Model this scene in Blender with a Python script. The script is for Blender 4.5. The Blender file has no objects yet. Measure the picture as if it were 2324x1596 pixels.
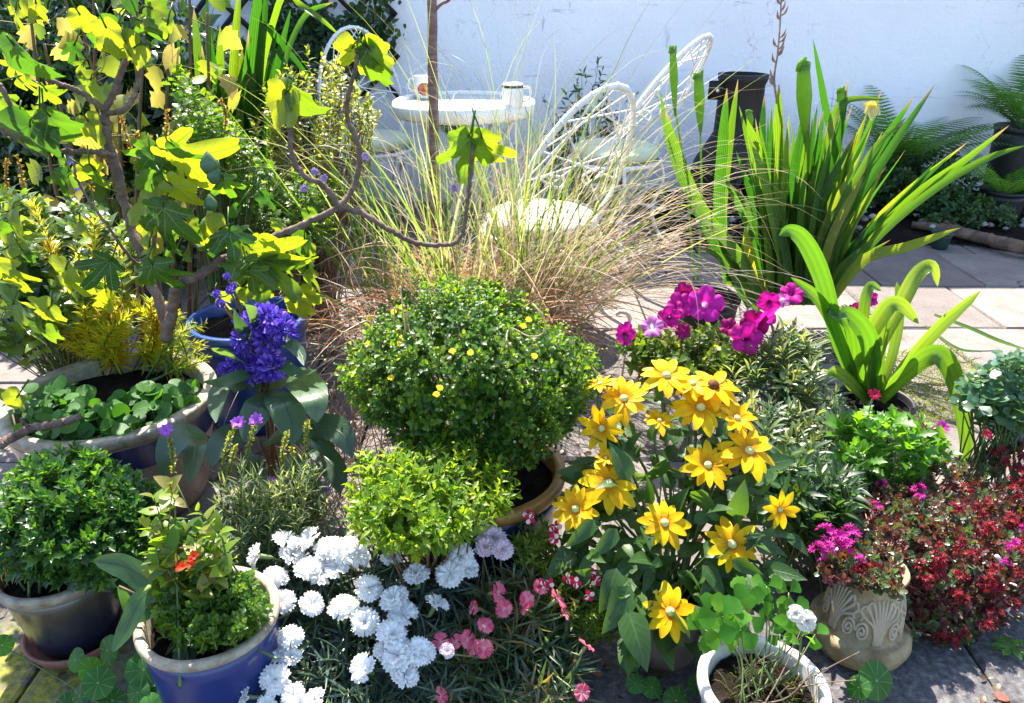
import bpy, math
import numpy as np
from mathutils import Matrix, Vector
R = math.radians
sc = bpy.context.scene
COL = sc.collection

# ------------------------------------------------------------------ camera
CAM_H, PITCH, FPX = 1.20, R(25.5), 1743.0
cam_d = bpy.data.cameras.new('camera'); cam = bpy.data.objects.new('camera', cam_d); COL.objects.link(cam)
cam.location = (0, 0, CAM_H); cam.rotation_euler = (R(90) - PITCH, 0, 0)
cam_d.sensor_width = 36.0; cam_d.lens = 36.0 * FPX / 2324.0
cam_d.clip_start = 0.05; cam_d.clip_end = 500
sc.camera = cam

# ------------------------------------------------------------------ light: low sun behind the garden wall, backlighting the plants
SUN_EL, SUN_AZ = R(55), R(-14)          # azimuth measured from +Y (behind the wall), negative = from the left
world = bpy.data.worlds.new("World"); sc.world = world; world.use_nodes = True
wn = world.node_tree; wn.nodes.clear()
sky = wn.nodes.new('ShaderNodeTexSky'); sky.sky_type = 'NISHITA'; sky.sun_disc = False
sky.sun_elevation = SUN_EL; sky.sun_rotation = SUN_AZ
bg = wn.nodes.new('ShaderNodeBackground'); bg.inputs[1].default_value = 0.135
wo = wn.nodes.new('ShaderNodeOutputWorld')
wn.links.new(sky.outputs[0], bg.inputs[0]); wn.links.new(bg.outputs[0], wo.inputs[0])
sun_d = bpy.data.lights.new('sun', 'SUN'); sun_d.energy = 5.0; sun_d.angle = R(0.5); sun_d.color = (1.0, 0.93, 0.82)
sun = bpy.data.objects.new('sun', sun_d); COL.objects.link(sun); sun.location = (-3, 8, 8)
sdir = Vector((math.sin(SUN_AZ) * math.cos(SUN_EL), math.cos(SUN_AZ) * math.cos(SUN_EL), math.sin(SUN_EL)))
sun.rotation_euler = sdir.to_track_quat('Z', 'Y').to_euler()
sc.view_settings.view_transform = 'Standard'; sc.view_settings.look = 'None'
sc.view_settings.exposure = 1.95; sc.view_settings.gamma = 1.0
sc.render.engine = 'CYCLES'
sc.cycles.max_bounces = 6; sc.cycles.diffuse_bounces = 3; sc.cycles.transmission_bounces = 4
sc.cycles.transparent_max_bounces = 6; sc.cycles.use_denoising = True
sc.cycles.caustics_reflective = False; sc.cycles.caustics_refractive = False

# ------------------------------------------------------------------ sight lines: a point of the photograph to a point of the garden
cP, sP = math.cos(PITCH), math.sin(PITCH)
def ray(u, v):
    x, y = (u - 1162.0) / FPX, (798.0 - v) / FPX
    return np.array([x, cP + y * sP, -sP + y * cP])
def G(u, v, z=0.0):
    d = ray(u, v); return d * ((z - CAM_H) / d[2]) + np.array([0, 0, CAM_H])
def P(u, v, Y):
    d = ray(u, v); return d * (Y / d[1]) + np.array([0, 0, CAM_H])
def S(p):                                # metres per photograph pixel at p
    return (p[1] * cP - (p[2] - CAM_H) * sP) / FPX
def A(*r): return np.array(r, float)
def nrm(v):
    v = np.asarray(v, float); return v / (np.linalg.norm(v, axis=-1, keepdims=True) + 1e-12)

# ------------------------------------------------------------------ mesh building
class MB:
    def __init__(s): s.V = []; s.Q = []; s.T = []; s.UV = []; s.RN = []; s.n = 0
    def add(s, V, Q=None, T=None, uv=None, rnd=0.5):
        V = np.asarray(V, float).reshape(-1, 3); k = len(V)
        if Q is not None and len(Q): s.Q.append(np.asarray(Q, np.int64).reshape(-1, 4) + s.n)
        if T is not None and len(T): s.T.append(np.asarray(T, np.int64).reshape(-1, 3) + s.n)
        s.V.append(V)
        s.UV.append(np.zeros((k, 2)) if uv is None else np.asarray(uv, float).reshape(-1, 2))
        s.RN.append(np.full(k, rnd, float) if np.isscalar(rnd) else np.asarray(rnd, float).ravel())
        s.n += k; return s
    def mesh(s, name, origin=(0, 0, 0), smooth=True):
        V = np.concatenate(s.V) - np.asarray(origin, float)
        Q = np.concatenate(s.Q) if s.Q else np.zeros((0, 4), np.int64)
        T = np.concatenate(s.T) if s.T else np.zeros((0, 3), np.int64)
        me = bpy.data.meshes.new(name)
        me.vertices.add(len(V)); me.vertices.foreach_set('co', V.astype(np.float32).ravel())
        L = np.concatenate([Q.ravel(), T.ravel()]).astype(np.int32)
        me.loops.add(len(L)); me.loops.foreach_set('vertex_index', L)
        st = np.concatenate([np.arange(len(Q)) * 4, len(Q) * 4 + np.arange(len(T)) * 3]).astype(np.int32)
        me.polygons.add(len(st)); me.polygons.foreach_set('loop_start', st)
        me.polygons.foreach_set('use_smooth', np.full(len(st), smooth))
        me.update(calc_edges=True)
        uvl = me.uv_layers.new(name='UVMap')
        uvl.data.foreach_set('uv', np.concatenate(s.UV)[L].astype(np.float32).ravel())
        at = me.attributes.new('rnd', 'FLOAT', 'POINT'); at.data.foreach_set('value', np.concatenate(s.RN).astype(np.float32))
        me.validate(); return me

def thing(name, label, cat, loc=(0, 0, 0), group=None):
    o = bpy.data.objects.new(name, None); o.empty_display_size = 0.05; COL.objects.link(o)
    o.location = tuple(loc); o['label'] = label; o['category'] = cat
    if group: o['group'] = group
    return o
def origin_of(o):
    p = np.zeros(3)
    while o is not None: p = p + np.array(o.location); o = o.parent
    return p
def part(name, mb, mat, parent=None, label=None, smooth=True, at=None):
    """a mesh part; mb in world coordinates (its own origin = parent's, or 'at')"""
    po = origin_of(parent) if parent is not None else np.zeros(3)
    org = po if at is None else np.asarray(at, float)
    me = mb.mesh(name, org, smooth); me.materials.append(mat)
    o = bpy.data.objects.new(name, me); COL.objects.link(o)
    o.parent = parent; o.location = tuple(org - po)
    if label: o['label'] = label
    return o
def top(name, mb, mat, label=None, cat=None, group=None, kind=None, at=None, smooth=True):
    o = part(name, mb, mat, None, label, smooth, at)
    if cat: o['category'] = cat
    if group: o['group'] = group
    if kind: o['kind'] = kind
    return o
def frame_from(n, spin):
    n = nrm(n); a = A(0, 0, 1) if abs(n[2]) < .9 else A(1, 0, 0)
    x = nrm(np.cross(a, n)); y = np.cross(n, x); c, s_ = math.cos(spin), math.sin(spin)
    return np.stack([x * c + y * s_, -x * s_ + y * c, n], 1)
def put(name, me, mat, parent, pos, n=(0, 0, 1), spin=0., scale=1., label=None):
    """a part made of shared mesh data, placed with its own turn"""
    o = bpy.data.objects.new(name, me); COL.objects.link(o); o.parent = parent
    F = frame_from(n, spin); M = Matrix(F.tolist())
    po = origin_of(parent) if parent is not None else np.zeros(3)
    o.matrix_basis = Matrix.Translation(Vector((np.asarray(pos) - po).tolist())) @ M.to_4x4() @ Matrix.Scale(scale, 4)
    if len(me.materials) == 0: me.materials.append(mat)
    if label: o['label'] = label
    return o
def sub(name, me, mat, parent):
    o = bpy.data.objects.new(name, me); COL.objects.link(o); o.parent = parent
    if len(me.materials) == 0: me.materials.append(mat)
    return o

def smooth_path(pts, n):
    p = np.asarray(pts, float); k = len(p)
    if k < 3:
        t = np.linspace(0, 1, n)[:, None]; return p[0] * (1 - t) + p[-1] * t
    e = np.vstack([2 * p[0] - p[1], p, 2 * p[-1] - p[-2]])
    t = np.linspace(0, k - 1 - 1e-9, n); i = t.astype(int); f = (t - i)[:, None]
    a, b, c, d = e[i], e[i + 1], e[i + 2], e[i + 3]
    return .5 * (2 * b + (c - a) * f + (2 * a - 5 * b + 4 * c - d) * f ** 2 + (3 * b - a - 3 * c + d) * f ** 3)
def tube(mb, pts, r, ns=8, n=None, rnd=.5, closed=False, cap=True):
    p = smooth_path(pts, n) if n else np.asarray(pts, float)
    k = len(p); r = np.asarray(r, float)
    r = np.full(k, float(r)) if r.ndim == 0 else np.interp(np.linspace(0, 1, k), np.linspace(0, 1, len(r)), r)
    t = nrm(np.gradient(p, axis=0))
    if closed: t[0] = t[-1] = nrm(p[1] - p[-2])
    a = A(0, 0, 1) if abs(t[0][2]) < .9 else A(1, 0, 0)
    x = nrm(np.cross(a, t[0])); X = []
    for i in range(k):
        x = nrm(x - t[i] * np.dot(x, t[i])); X.append(x)
    X = np.array(X); Yv = np.cross(t, X)
    an = np.arange(ns) * 2 * math.pi / ns
    V = p[:, None] + r[:, None, None] * (np.cos(an)[None, :, None] * X[:, None] + np.sin(an)[None, :, None] * Yv[:, None])
    i, j = np.meshgrid(np.arange(k - 1), np.arange(ns), indexing='ij'); j2 = (j + 1) % ns
    Q = np.stack([i * ns + j, i * ns + j2, (i + 1) * ns + j2, (i + 1) * ns + j], -1).reshape(-1, 4)
    uv = np.stack([np.broadcast_to(an / 6.2832, (k, ns)), np.broadcast_to(np.linspace(0, 1, k)[:, None], (k, ns))], -1)
    V = V.reshape(-1, 3); uv = uv.reshape(-1, 2); T = []
    if cap and not closed:
        V = np.vstack([V, p[0], p[-1]]); uv = np.vstack([uv, [0, 0], [0, 1]]); c0, c1 = k * ns, k * ns + 1
        for q in range(ns):
            T.append((c0, (q + 1) % ns, q)); T.append((c1, (k - 1) * ns + q, (k - 1) * ns + (q + 1) % ns))
    mb.add(V, Q, T, uv, rnd); return mb
def sticks(mb, a, b, ra, rb, ns=4, rnd=.5):
    """many straight thin stems at once"""
    a = np.asarray(a, float); b = np.asarray(b, float); N = len(a)
    t = nrm(b - a); ref = np.where(np.abs(t[:, 2:3]) < .9, A(0, 0, 1), A(1, 0, 0)); x = nrm(np.cross(ref, t)); y = np.cross(t, x)
    an = np.arange(ns) * 2 * math.pi / ns
    ring = np.cos(an)[None, :, None] * x[:, None] + np.sin(an)[None, :, None] * y[:, None]
    ra = np.broadcast_to(ra, N)[:, None, None]; rb = np.broadcast_to(rb, N)[:, None, None]
    V = np.concatenate([a[:, None] + ra * ring, b[:, None] + rb * ring], 1)
    j = np.arange(ns); j2 = (j + 1) % ns; q = np.stack([j, j2, ns + j2, ns + j], -1)
    Q = (np.arange(N) * 2 * ns)[:, None, None] + q[None]
    rn = np.repeat(np.broadcast_to(rnd, N), 2 * ns)
    mb.add(V, Q.reshape(-1, 4), None, None, rn); return mb
def lathe(mb, prof, c=(0, 0, 0), n=40, rnd=.5, wob=0., seed=0):
    prof = np.asarray(prof, float); k = len(prof); an = np.arange(n) * 2 * math.pi / n
    rg = np.random.default_rng(seed); w = 1 + wob * (np.sin(an * 2 + rg.random() * 6) + .6 * np.sin(an * 3 + rg.random() * 6))
    V = np.stack([prof[:, 0][:, None] * np.cos(an) * w, prof[:, 0][:, None] * np.sin(an) * w, np.broadcast_to(prof[:, 1][:, None], (k, n))], -1) + np.asarray(c, float)
    i, j = np.meshgrid(np.arange(k - 1), np.arange(n), indexing='ij'); j2 = (j + 1) % n
    Q = np.stack([i * n + j, i * n + j2, (i + 1) * n + j2, (i + 1) * n + j], -1).reshape(-1, 4)
    uv = np.stack([np.broadcast_to(an / 6.2832, (k, n)), np.broadcast_to(np.linspace(0, 1, k)[:, None], (k, n))], -1)
    mb.add(V.reshape(-1, 3), Q, None, uv.reshape(-1, 2), rnd); return mb
def box(mb, c, s, rot=None, rnd=.5):
    c = np.asarray(c, float); s = np.asarray(s, float) / 2
    v = np.array([[x, y, z] for x in (-1, 1) for y in (-1, 1) for z in (-1, 1)], float) * s
    if rot is not None: v = v @ np.asarray(rot).T
    mb.add(v + c, [(0, 1, 3, 2), (4, 6, 7, 5), (0, 4, 5, 1), (2, 3, 7, 6), (0, 2, 6, 4), (1, 5, 7, 3)], None, None, rnd); return mb
def blob(mb, c, r, seed=0, nu=12, nv=8, amp=.15, rnd=.5):
    rg = np.random.default_rng(seed); th = np.linspace(0, math.pi, nv + 1); ph = np.arange(nu) * 2 * math.pi / nu
    d = np.stack([np.sin(th)[:, None] * np.cos(ph), np.sin(th)[:, None] * np.sin(ph), np.broadcast_to(np.cos(th)[:, None], (nv + 1, nu))], -1)
    k = rg.normal(size=(4, 3)) * 2; w = 1 + amp * sum(np.sin(d @ q + 6 * rg.random()) for q in k) / 2
    V = d * w[..., None] * np.asarray(r, float) + np.asarray(c, float)
    i, j = np.meshgrid(np.arange(nv), np.arange(nu), indexing='ij'); j2 = (j + 1) % nu
    Q = np.stack([i * nu + j, (i + 1) * nu + j, (i + 1) * nu + j2, i * nu + j2], -1).reshape(-1, 4)
    mb.add(V.reshape(-1, 3), Q, None, None, rnd); return mb

# ------------------------------------------------------------------ leaves
def leaf_tpl(ts, ws, fold=.25, droop=.25, wave=0., cup=0.):
    """a unit leaf along +Y, width along X, face up +Z; ts stations, ws half widths"""
    ts = np.asarray(ts, float); ws = np.asarray(ws, float); V = []; UV = []
    for t, w in zip(ts, ws):
        z0 = -droop * t * t
        for sgn in (-1, 0, 1):
            V.append((sgn * w, t - .15 * droop * t * t, z0 + fold * abs(sgn) * w + wave * sgn * math.sin(t * 11)))
            UV.append((.5 + .5 * sgn, t))
    k = len(ts); Q = []
    for i in range(k - 1):
        for j in (0, 1): Q.append((3 * i + j, 3 * i + j + 1, 3 * i + 4 + j, 3 * i + 3 + j))
    return np.array(V), np.array(Q), np.array(UV)
_t = np.linspace(0, 1, 7)
LANCE = leaf_tpl(_t, .13 * np.sin(np.pi * _t ** .8) + .004, .3, .3)
THIN = leaf_tpl([0, .3, .7, 1], [.03, .05, .04, .004], .3, .2)
OVAL = leaf_tpl(_t, .27 * np.sin(np.pi * _t ** .75) ** .8 + .004, .25, .3)
OVATE = leaf_tpl(_t, .34 * np.sin(np.pi * _t ** .6) ** .8 + .004, .22, .35)
SPOON = leaf_tpl(_t, [.05, .06, .09, .15, .19, .15, .01], .25, .2)
CRISP = leaf_tpl([0, .15, .3, .38, .52, .6, .74, .82, 1], [.03, .06, .27, .15, .40, .2, .33, .17, .01], .3, .25)
LOBED = leaf_tpl([0, .04, .22, .34, .52, .62, .74, .84, 1], [.05, .28, .50, .34, .52, .30, .28, .16, .01], .2, .35)
ROUND = leaf_tpl([0, .02, .12, .3, .5, .7, .88, .97, 1], [.12, .26, .4, .49, .51, .46, .31, .14, .01], .12, .12)
FAN = leaf_tpl([0, .1, .3, .5, .68, .74, .86, .9, 1], [.02, .06, .22, .4, .5, .42, .36, .22, .08], .2, .2)
def place(mb, tpl, pos, d, up, sc_, rnd, wid=1.):
    """copies of a leaf template into one foliage mesh"""
    V, Q, UV = tpl; N = len(pos); k = len(V)
    d = nrm(d); x = nrm(np.cross(d, up)); z = np.cross(x, d)
    sc_ = np.broadcast_to(sc_, N)[:, None, None]; wid = np.broadcast_to(wid, N)[:, None, None]
    W = pos[:, None] + sc_ * (V[None, :, 0:1] * wid * x[:, None] + V[None, :, 1:2] * d[:, None] + V[None, :, 2:3] * z[:, None])
    QQ = (np.arange(N) * k)[:, None, None] + Q[None]
    mb.add(W.reshape(-1, 3), QQ.reshape(-1, 4), None, np.tile(UV, (N, 1)), np.repeat(np.broadcast_to(rnd, N), k)); return mb
def rand_dirs(rg, n, upness=0.):
    v = nrm(rg.normal(size=(n, 3))); v[:, 2] += upness; return nrm(v)
def shoots(mb, stem_mb, rg, pos, d, nl, slen, ls, tpl, tilt=(75, 15), jit=.25, rr=(0, 1), stem_r=.0012, wid=1., basesc=.8, up=None):
    """leafy shoots: tips at pos, pointing d, leaves spiralling back down the stem"""
    N = len(pos); d = nrm(d); slen = np.broadcast_to(slen, N)
    ref = np.where(np.abs(d[:, 2:3]) < .9, A(0, 0, 1), A(1, 0, 0)); x = nrm(np.cross(ref, d)); y = np.cross(d, x)
    srn = rg.uniform(rr[0], rr[1], N); ph0 = rg.random(N) * 6.283
    for j in range(nl):
        f = j / max(1, nl - 1)
        ph = ph0 + j * 2.4 + rg.normal(0, jit, N); tl = np.radians(tilt[0] + (tilt[1] - tilt[0]) * f) + rg.normal(0, jit * .6, N)
        rad = np.cos(ph)[:, None] * x + np.sin(ph)[:, None] * y
        dd = d * np.cos(tl)[:, None] + rad * np.sin(tl)[:, None]; un = d * np.sin(tl)[:, None] - rad * np.cos(tl)[:, None]
        pp = pos - d * (slen * (1 - f))[:, None]
        s = ls * (basesc + (1 - basesc) * (1 - abs(2 * f - 1))) * rg.uniform(.7, 1.2, N)
        if f > .85: s = s * .7
        place(mb, tpl, pp, dd, un, s, np.clip(srn + rg.normal(0, .12, N) + .12 * (f - .5), 0, 1), wid)
    if stem_mb is not None: sticks(stem_mb, pos - d * slen[:, None], pos, stem_r, stem_r * .6, 4, srn)
def blades(mb, rg, base, d, L, w, droop, nseg=10, side=0., tip=.55, fold=.0, rr=(0, 1), power=1.6, face=None, curl=0.):
    """grass or iris blades bending under their weight"""
    N = len(base); L = np.broadcast_to(L, N).astype(float); w = np.broadcast_to(w, N).astype(float); droop = np.broadcast_to(droop, N).astype(float)
    d = nrm(d); s = rand_dirs(rg, N) * side; s[:, 2] = 0
    p = base.copy(); P_ = [p.copy()]; D_ = [d]
    for i in range(nseg):
        t = (i + 1) / nseg
        dd = nrm(d + s * t + A(0, 0, -1) * (droop * t ** power)[:, None] * 1.5 + s * curl * math.sin(t * 9))
        p = p + dd * (L / nseg)[:, None]; P_.append(p.copy()); D_.append(dd)
    P_ = np.stack(P_, 1); D_ = np.stack(D_, 1)
    f = rand_dirs(rg, N) if face is None else np.broadcast_to(nrm(np.asarray(face)), (N, 3)) + rg.normal(0, .35, (N, 3))
    X = nrm(np.cross(D_, f[:, None, :])); t = np.linspace(0, 1, nseg + 1)
    prof = np.where(t < tip, .75 + .25 * t / tip, np.clip(1 - ((t - tip) / (1 - tip)) ** 1.5, .03, 1))
    hw = w[:, None] * prof[None] * .5; Z = np.cross(X, D_)
    Lf = P_ - X * hw[..., None] + Z * (hw * fold)[..., None]; Rt = P_ + X * hw[..., None] + Z * (hw * fold)[..., None]
    cols = 3 if fold else 2
    V = np.stack([Lf, P_, Rt], 2) if fold else np.stack([Lf, Rt], 2)
    i = np.arange(nseg)[:, None]; j = np.arange(cols - 1)[None]
    q = np.stack([i * cols + j, i * cols + j + 1, (i + 1) * cols + j + 1, (i + 1) * cols + j], -1).reshape(-1, 4)
    k = (nseg + 1) * cols; Q = (np.arange(N) * k)[:, None, None] + q[None]
    uv = np.stack(np.meshgrid(t, np.linspace(0, 1, cols), indexing='ij')[::-1], -1).reshape(-1, 2)
    rn = np.repeat(rg.uniform(rr[0], rr[1], N), k)
    mb.add(V.reshape(-1, 3), Q.reshape(-1, 4), None, np.tile(uv, (N, 1)), rn); return mb
def strap(mb, pts, w, face=(0, -1, .4), n=18, fold=.25, rnd=.5, prof=None, twist=0.):
    """one broad strap leaf along a path of points"""
    p = smooth_path(pts, n); t = nrm(np.gradient(p, axis=0)); s = np.linspace(0, 1, n)
    pf = np.interp(s, [0, .15, .45, .75, .92, 1], [.55, .8, 1, .8, .35, .03]) if prof is None else np.interp(s, *prof)
    f = np.broadcast_to(nrm(np.asarray(face, float)), (n, 3)); x = nrm(np.cross(t, f)); z = np.cross(x, t)
    if twist:
        a = (twist * s)[:, None]; x, z = x * np.cos(a) + z * np.sin(a), z * np.cos(a) - x * np.sin(a)
    hw = (w * .5 * pf)[:, None]
    V = np.stack([p - x * hw + z * hw * fold, p - x * hw * .5 + z * hw * fold * .4, p, p + x * hw * .5 + z * hw * fold * .4, p + x * hw + z * hw * fold], 1)
    i = np.arange(n - 1)[:, None]; j = np.arange(4)[None]
    Q = np.stack([i * 5 + j, i * 5 + j + 1, i * 5 + 6 + j, i * 5 + 5 + j], -1).reshape(-1, 4)
    uv = np.stack(np.meshgrid(s, np.linspace(0, 1, 5), indexing='ij')[::-1], -1)
    mb.add(V.reshape(-1, 3), Q, None, uv.reshape(-1, 2), rnd); return mb
def dome(rg, n, c, r, lo=-.3, thick=.25, lump=.12, seed=1):
    """points on a lumpy dome; returns positions and outward directions"""
    d = rand_dirs(rg, n * 3); d = d[d[:, 2] > lo][:n]
    k = np.random.default_rng(seed).normal(size=(5, 3)) * 3.2
    w = 1 + lump * sum(np.sin(d @ q + i) for i, q in enumerate(k)) / 2.2 - thick * rg.random(len(d)) ** 2
    return d * w[:, None] * np.asarray(r, float) + np.asarray(c, float), nrm(d / np.asarray(r, float))

# ------------------------------------------------------------------ materials
class N:
    def __init__(s, name):
        s.m = bpy.data.materials.new(name); s.m.use_nodes = True; s.t = s.m.node_tree; s.t.nodes.clear(); s.out = s.n('ShaderNodeOutputMaterial')
    def n(s, ty, **kw):
        o = s.t.nodes.new(ty)
        for k, v in kw.items(): setattr(o, k, v)
        return o
    def l(s, a, b): s.t.links.new(a, b)
    def val(s, x, sock):
        if isinstance(x, (int, float)): sock.default_value = x
        elif isinstance(x, tuple): sock.default_value = (x + (1,)) if len(x) == 3 and sock.type == 'RGBA' else x
        else: s.l(x, sock)
    def math(s, op, a, b=0., c=None):
        o = s.n('ShaderNodeMath', operation=op); s.val(a, o.inputs[0]); s.val(b, o.inputs[1])
        if c is not None: s.val(c, o.inputs[2])
        return o.outputs[0]
    def mix(s, f, a, b, mode='MIX'):
        o = s.n('ShaderNodeMix', data_type='RGBA', blend_type=mode); s.val(f, o.inputs[0]); s.val(a, o.inputs[6]); s.val(b, o.inputs[7]); return o.outputs[2]
    def ramp(s, f, cols, interp='LINEAR'):
        o = s.n('ShaderNodeValToRGB'); o.color_ramp.interpolation = interp; e = o.color_ramp.elements
        stops = [(i / max(1, len(cols) - 1), c) if len(c) == 3 else (c[0], c[1]) for i, c in enumerate(cols)]
        while len(e) < len(stops): e.new(.5)
        for q, (p, c) in zip(e, stops): q.position = p; q.color = tuple(c) + (1,)
        s.val(f, o.inputs[0]); return o.outputs[0]
    def rnd(s): return s.n('ShaderNodeAttribute', attribute_name='rnd').outputs['Fac']
    def noise(s, scale, detail=4, rough=.55, vec=None, dim='3D'):
        o = s.n('ShaderNodeTexNoise'); o.inputs['Scale'].default_value = scale; o.inputs['Detail'].default_value = detail; o.inputs['Roughness'].default_value = rough
        if vec is None: vec = s.n('ShaderNodeNewGeometry').outputs['Position']
        s.l(vec, o.inputs['Vector']); return o.outputs['Fac']
    def sep(s, vec):
        o = s.n('ShaderNodeSeparateXYZ'); s.l(vec, o.inputs[0]); return o.outputs
    def mapr(s, x, a, b, c=0., d=1.):
        o = s.n('ShaderNodeMapRange'); s.val(x, o.inputs[0]); o.inputs[1].default_value = a; o.inputs[2].default_value = b; o.inputs[3].default_value = c; o.inputs[4].default_value = d; return o.outputs[0]
    def bump(s, h, st=.3, dist=.01):
        o = s.n('ShaderNodeBump'); o.inputs['Strength'].default_value = st; o.inputs['Distance'].default_value = dist; s.l(h, o.inputs['Height']); return o.outputs[0]
    def pbr(s, col, rough=.5, spec=.5, metal=0., bump=None):
        o = s.n('ShaderNodeBsdfPrincipled'); s.val(col, o.inputs['Base Color']); s.val(rough, o.inputs['Roughness'])
        o.inputs['Specular IOR Level'].default_value = spec; o.inputs['Metallic'].default_value = metal
        if bump is not None: s.l(bump, o.inputs['Normal'])
        return o.outputs[0]
    def end(s, sh): s.l(sh, s.out.inputs[0]); return s.m

def leafmat(name, cols, tcols=None, tf=.45, rough=.42, spec=.45, vein=None, veincol=(.25, .35, .12), tipcol=None, tip=(.8, 1.), lines=0, fig=False):
    """thin leaf: reflecting upper face plus light passing through"""
    if name not in ('pinks_leaf', 'wallflower_leaf', 'grey_needle', 'broad_leaf', 'blue_green_leaf', 'rose_pinks_leaf', 'litter', 'tan_grass', 'stonecrop_leaf'): cols = [(c[0] * .88, c[1], c[2] * .62) for c in cols]; spec *= .8
    m = N(name); r = m.rnd(); base = m.ramp(r, cols)
    tcols = tcols or [(min(.95, c[0] * 4 + .02), min(.95, c[1] * 3.4 + .04), c[2] * .9) for c in cols]
    tr = m.ramp(r, tcols)
    nz = m.noise(45, 3); f = m.mapr(nz, .3, .7, .78, 1.18)
    base = m.mix(1., base, f, 'MULTIPLY')
    uv = m.sep(m.n('ShaderNodeTexCoord').outputs['UV'])
    h = None
    if vein:
        a = m.math('ABSOLUTE', m.math('SUBTRACT', uv[0], .5))
        mid = m.mapr(a, .015, .045, 1, 0)
        w = m.math('SINE', m.math('MULTIPLY', m.math('SUBTRACT', uv[1], m.math('MULTIPLY', a, .55)), 46.))
        sv = m.mapr(w, .86, .98, 0, .6)
        v = m.math('MAXIMUM', mid, sv); base = m.mix(m.math('MULTIPLY', v, vein), base, veincol); tr = m.mix(m.math('MULTIPLY', v, vein * .5), tr, m.mix(1., tr, (.55, .6, .4), 'MULTIPLY')); h = v
    if fig:
        v = None
        x = m.math('SUBTRACT', uv[0], .5)
        for ang in (90, 47, 133, 8, 172):
            c_, s_ = math.cos(R(ang)), math.sin(R(ang))
            al = m.math('ADD', m.math('MULTIPLY', x, c_), m.math('MULTIPLY', uv[1], s_))
            ds = m.math('ABSOLUTE', m.math('SUBTRACT', m.math('MULTIPLY', x, s_), m.math('MULTIPLY', uv[1], c_)))
            k = m.math('MULTIPLY', m.mapr(ds, .006, .017, 1, 0), m.mapr(al, .0, .02, 0, 1))
            sv = m.math('SINE', m.math('MULTIPLY', m.math('SUBTRACT', al, m.math('MULTIPLY', ds, .75)), 62.))
            k2 = m.math('MULTIPLY', m.math('MULTIPLY', m.mapr(sv, .9, .99, 0, .55), m.mapr(ds, .12, .17, 1, 0)), m.mapr(al, .05, .12, 0, 1))
            k = m.math('MAXIMUM', k, k2); v = k if v is None else m.math('MAXIMUM', v, k)
        base = m.mix(m.math('MULTIPLY', v, .75), base, veincol); tr = m.mix(m.math('MULTIPLY', v, .85), tr, m.mix(1., tr, (.42, .5, .3), 'MULTIPLY')); h = v; bl = m.mapr(m.noise(9, 4, .6), .60, .72); base = m.mix(m.math('MULTIPLY', bl, .5), base, (.12, .10, .02)); tr = m.mix(m.math('MULTIPLY', bl, .6), tr, (.30, .24, .02))
    if lines:
        w = m.math('SINE', m.math('MULTIPLY', uv[0], 6.2832 * lines)); k = m.mapr(w, -1, 1, .66 if lines > 4 else .87, 1.18 if lines > 4 else 1.06)
        base = m.mix(1., base, k, 'MULTIPLY'); tr = m.mix(1., tr, k, 'MULTIPLY'); h = w
    if tipcol:
        tt = m.math('MULTIPLY', m.mapr(uv[1], tip[0], tip[1]), m.mapr(m.math('FRACT', m.math('MULTIPLY', r, 7.31)), .35, .6))
        base = m.mix(tt, base, tipcol); tr = m.mix(tt, tr, tuple(min(1, c * 1.8) for c in tipcol))
    bp = m.bump(h, .5 if fig else .25, .002) if h is not None else None
    sh = m.pbr(base, rough, spec, 0, bp)
    t = m.n('ShaderNodeBsdfTranslucent'); m.l(tr, t.inputs[0])
    mx = m.n('ShaderNodeMixShader'); mx.inputs[0].default_value = tf; m.l(sh, mx.inputs[1]); m.l(t.outputs[0], mx.inputs[2])
    return m.end(mx.outputs[0])
def plain(name, cols, rough=.5, spec=.5, scale=8., bump=.0, metal=0., bscale=60., lo=.3, hi=.7):
    m = N(name); c = m.ramp(m.mapr(m.noise(scale, 6, .6), lo, hi), cols)
    return m.end(m.pbr(c, rough, spec, metal, m.bump(m.noise(bscale, 5, .6), bump, .006) if bump else None))
def petalmat(name, cols, tcol, tf=.4, grad=None, rough=.6):
    m = N(name); c = m.ramp(m.rnd(), cols); uv = m.sep(m.n('ShaderNodeTexCoord').outputs['UV'])
    if grad: c = m.mix(m.mapr(uv[1], grad[1], grad[2], 1, 0), c, grad[0])
    ln = m.mapr(m.math('SINE', m.math('MULTIPLY', uv[0], 34.)), -1, 1, .86, 1.04); c = m.mix(1., c, m.math('MULTIPLY', ln, m.mapr(m.noise(60, 3), .3, .7, .86, 1.08)), 'MULTIPLY')
    sh = m.pbr(c, rough, .2); t = m.n('ShaderNodeBsdfTranslucent')
    tc = m.mix(1., c, tcol, 'MULTIPLY') if tcol else c
    m.l(tc, t.inputs[0]); mx = m.n('ShaderNodeMixShader'); mx.inputs[0].default_value = tf; m.l(sh, mx.inputs[1]); m.l(t.outputs[0], mx.inputs[2])
    return m.end(mx.outputs[0])

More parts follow.
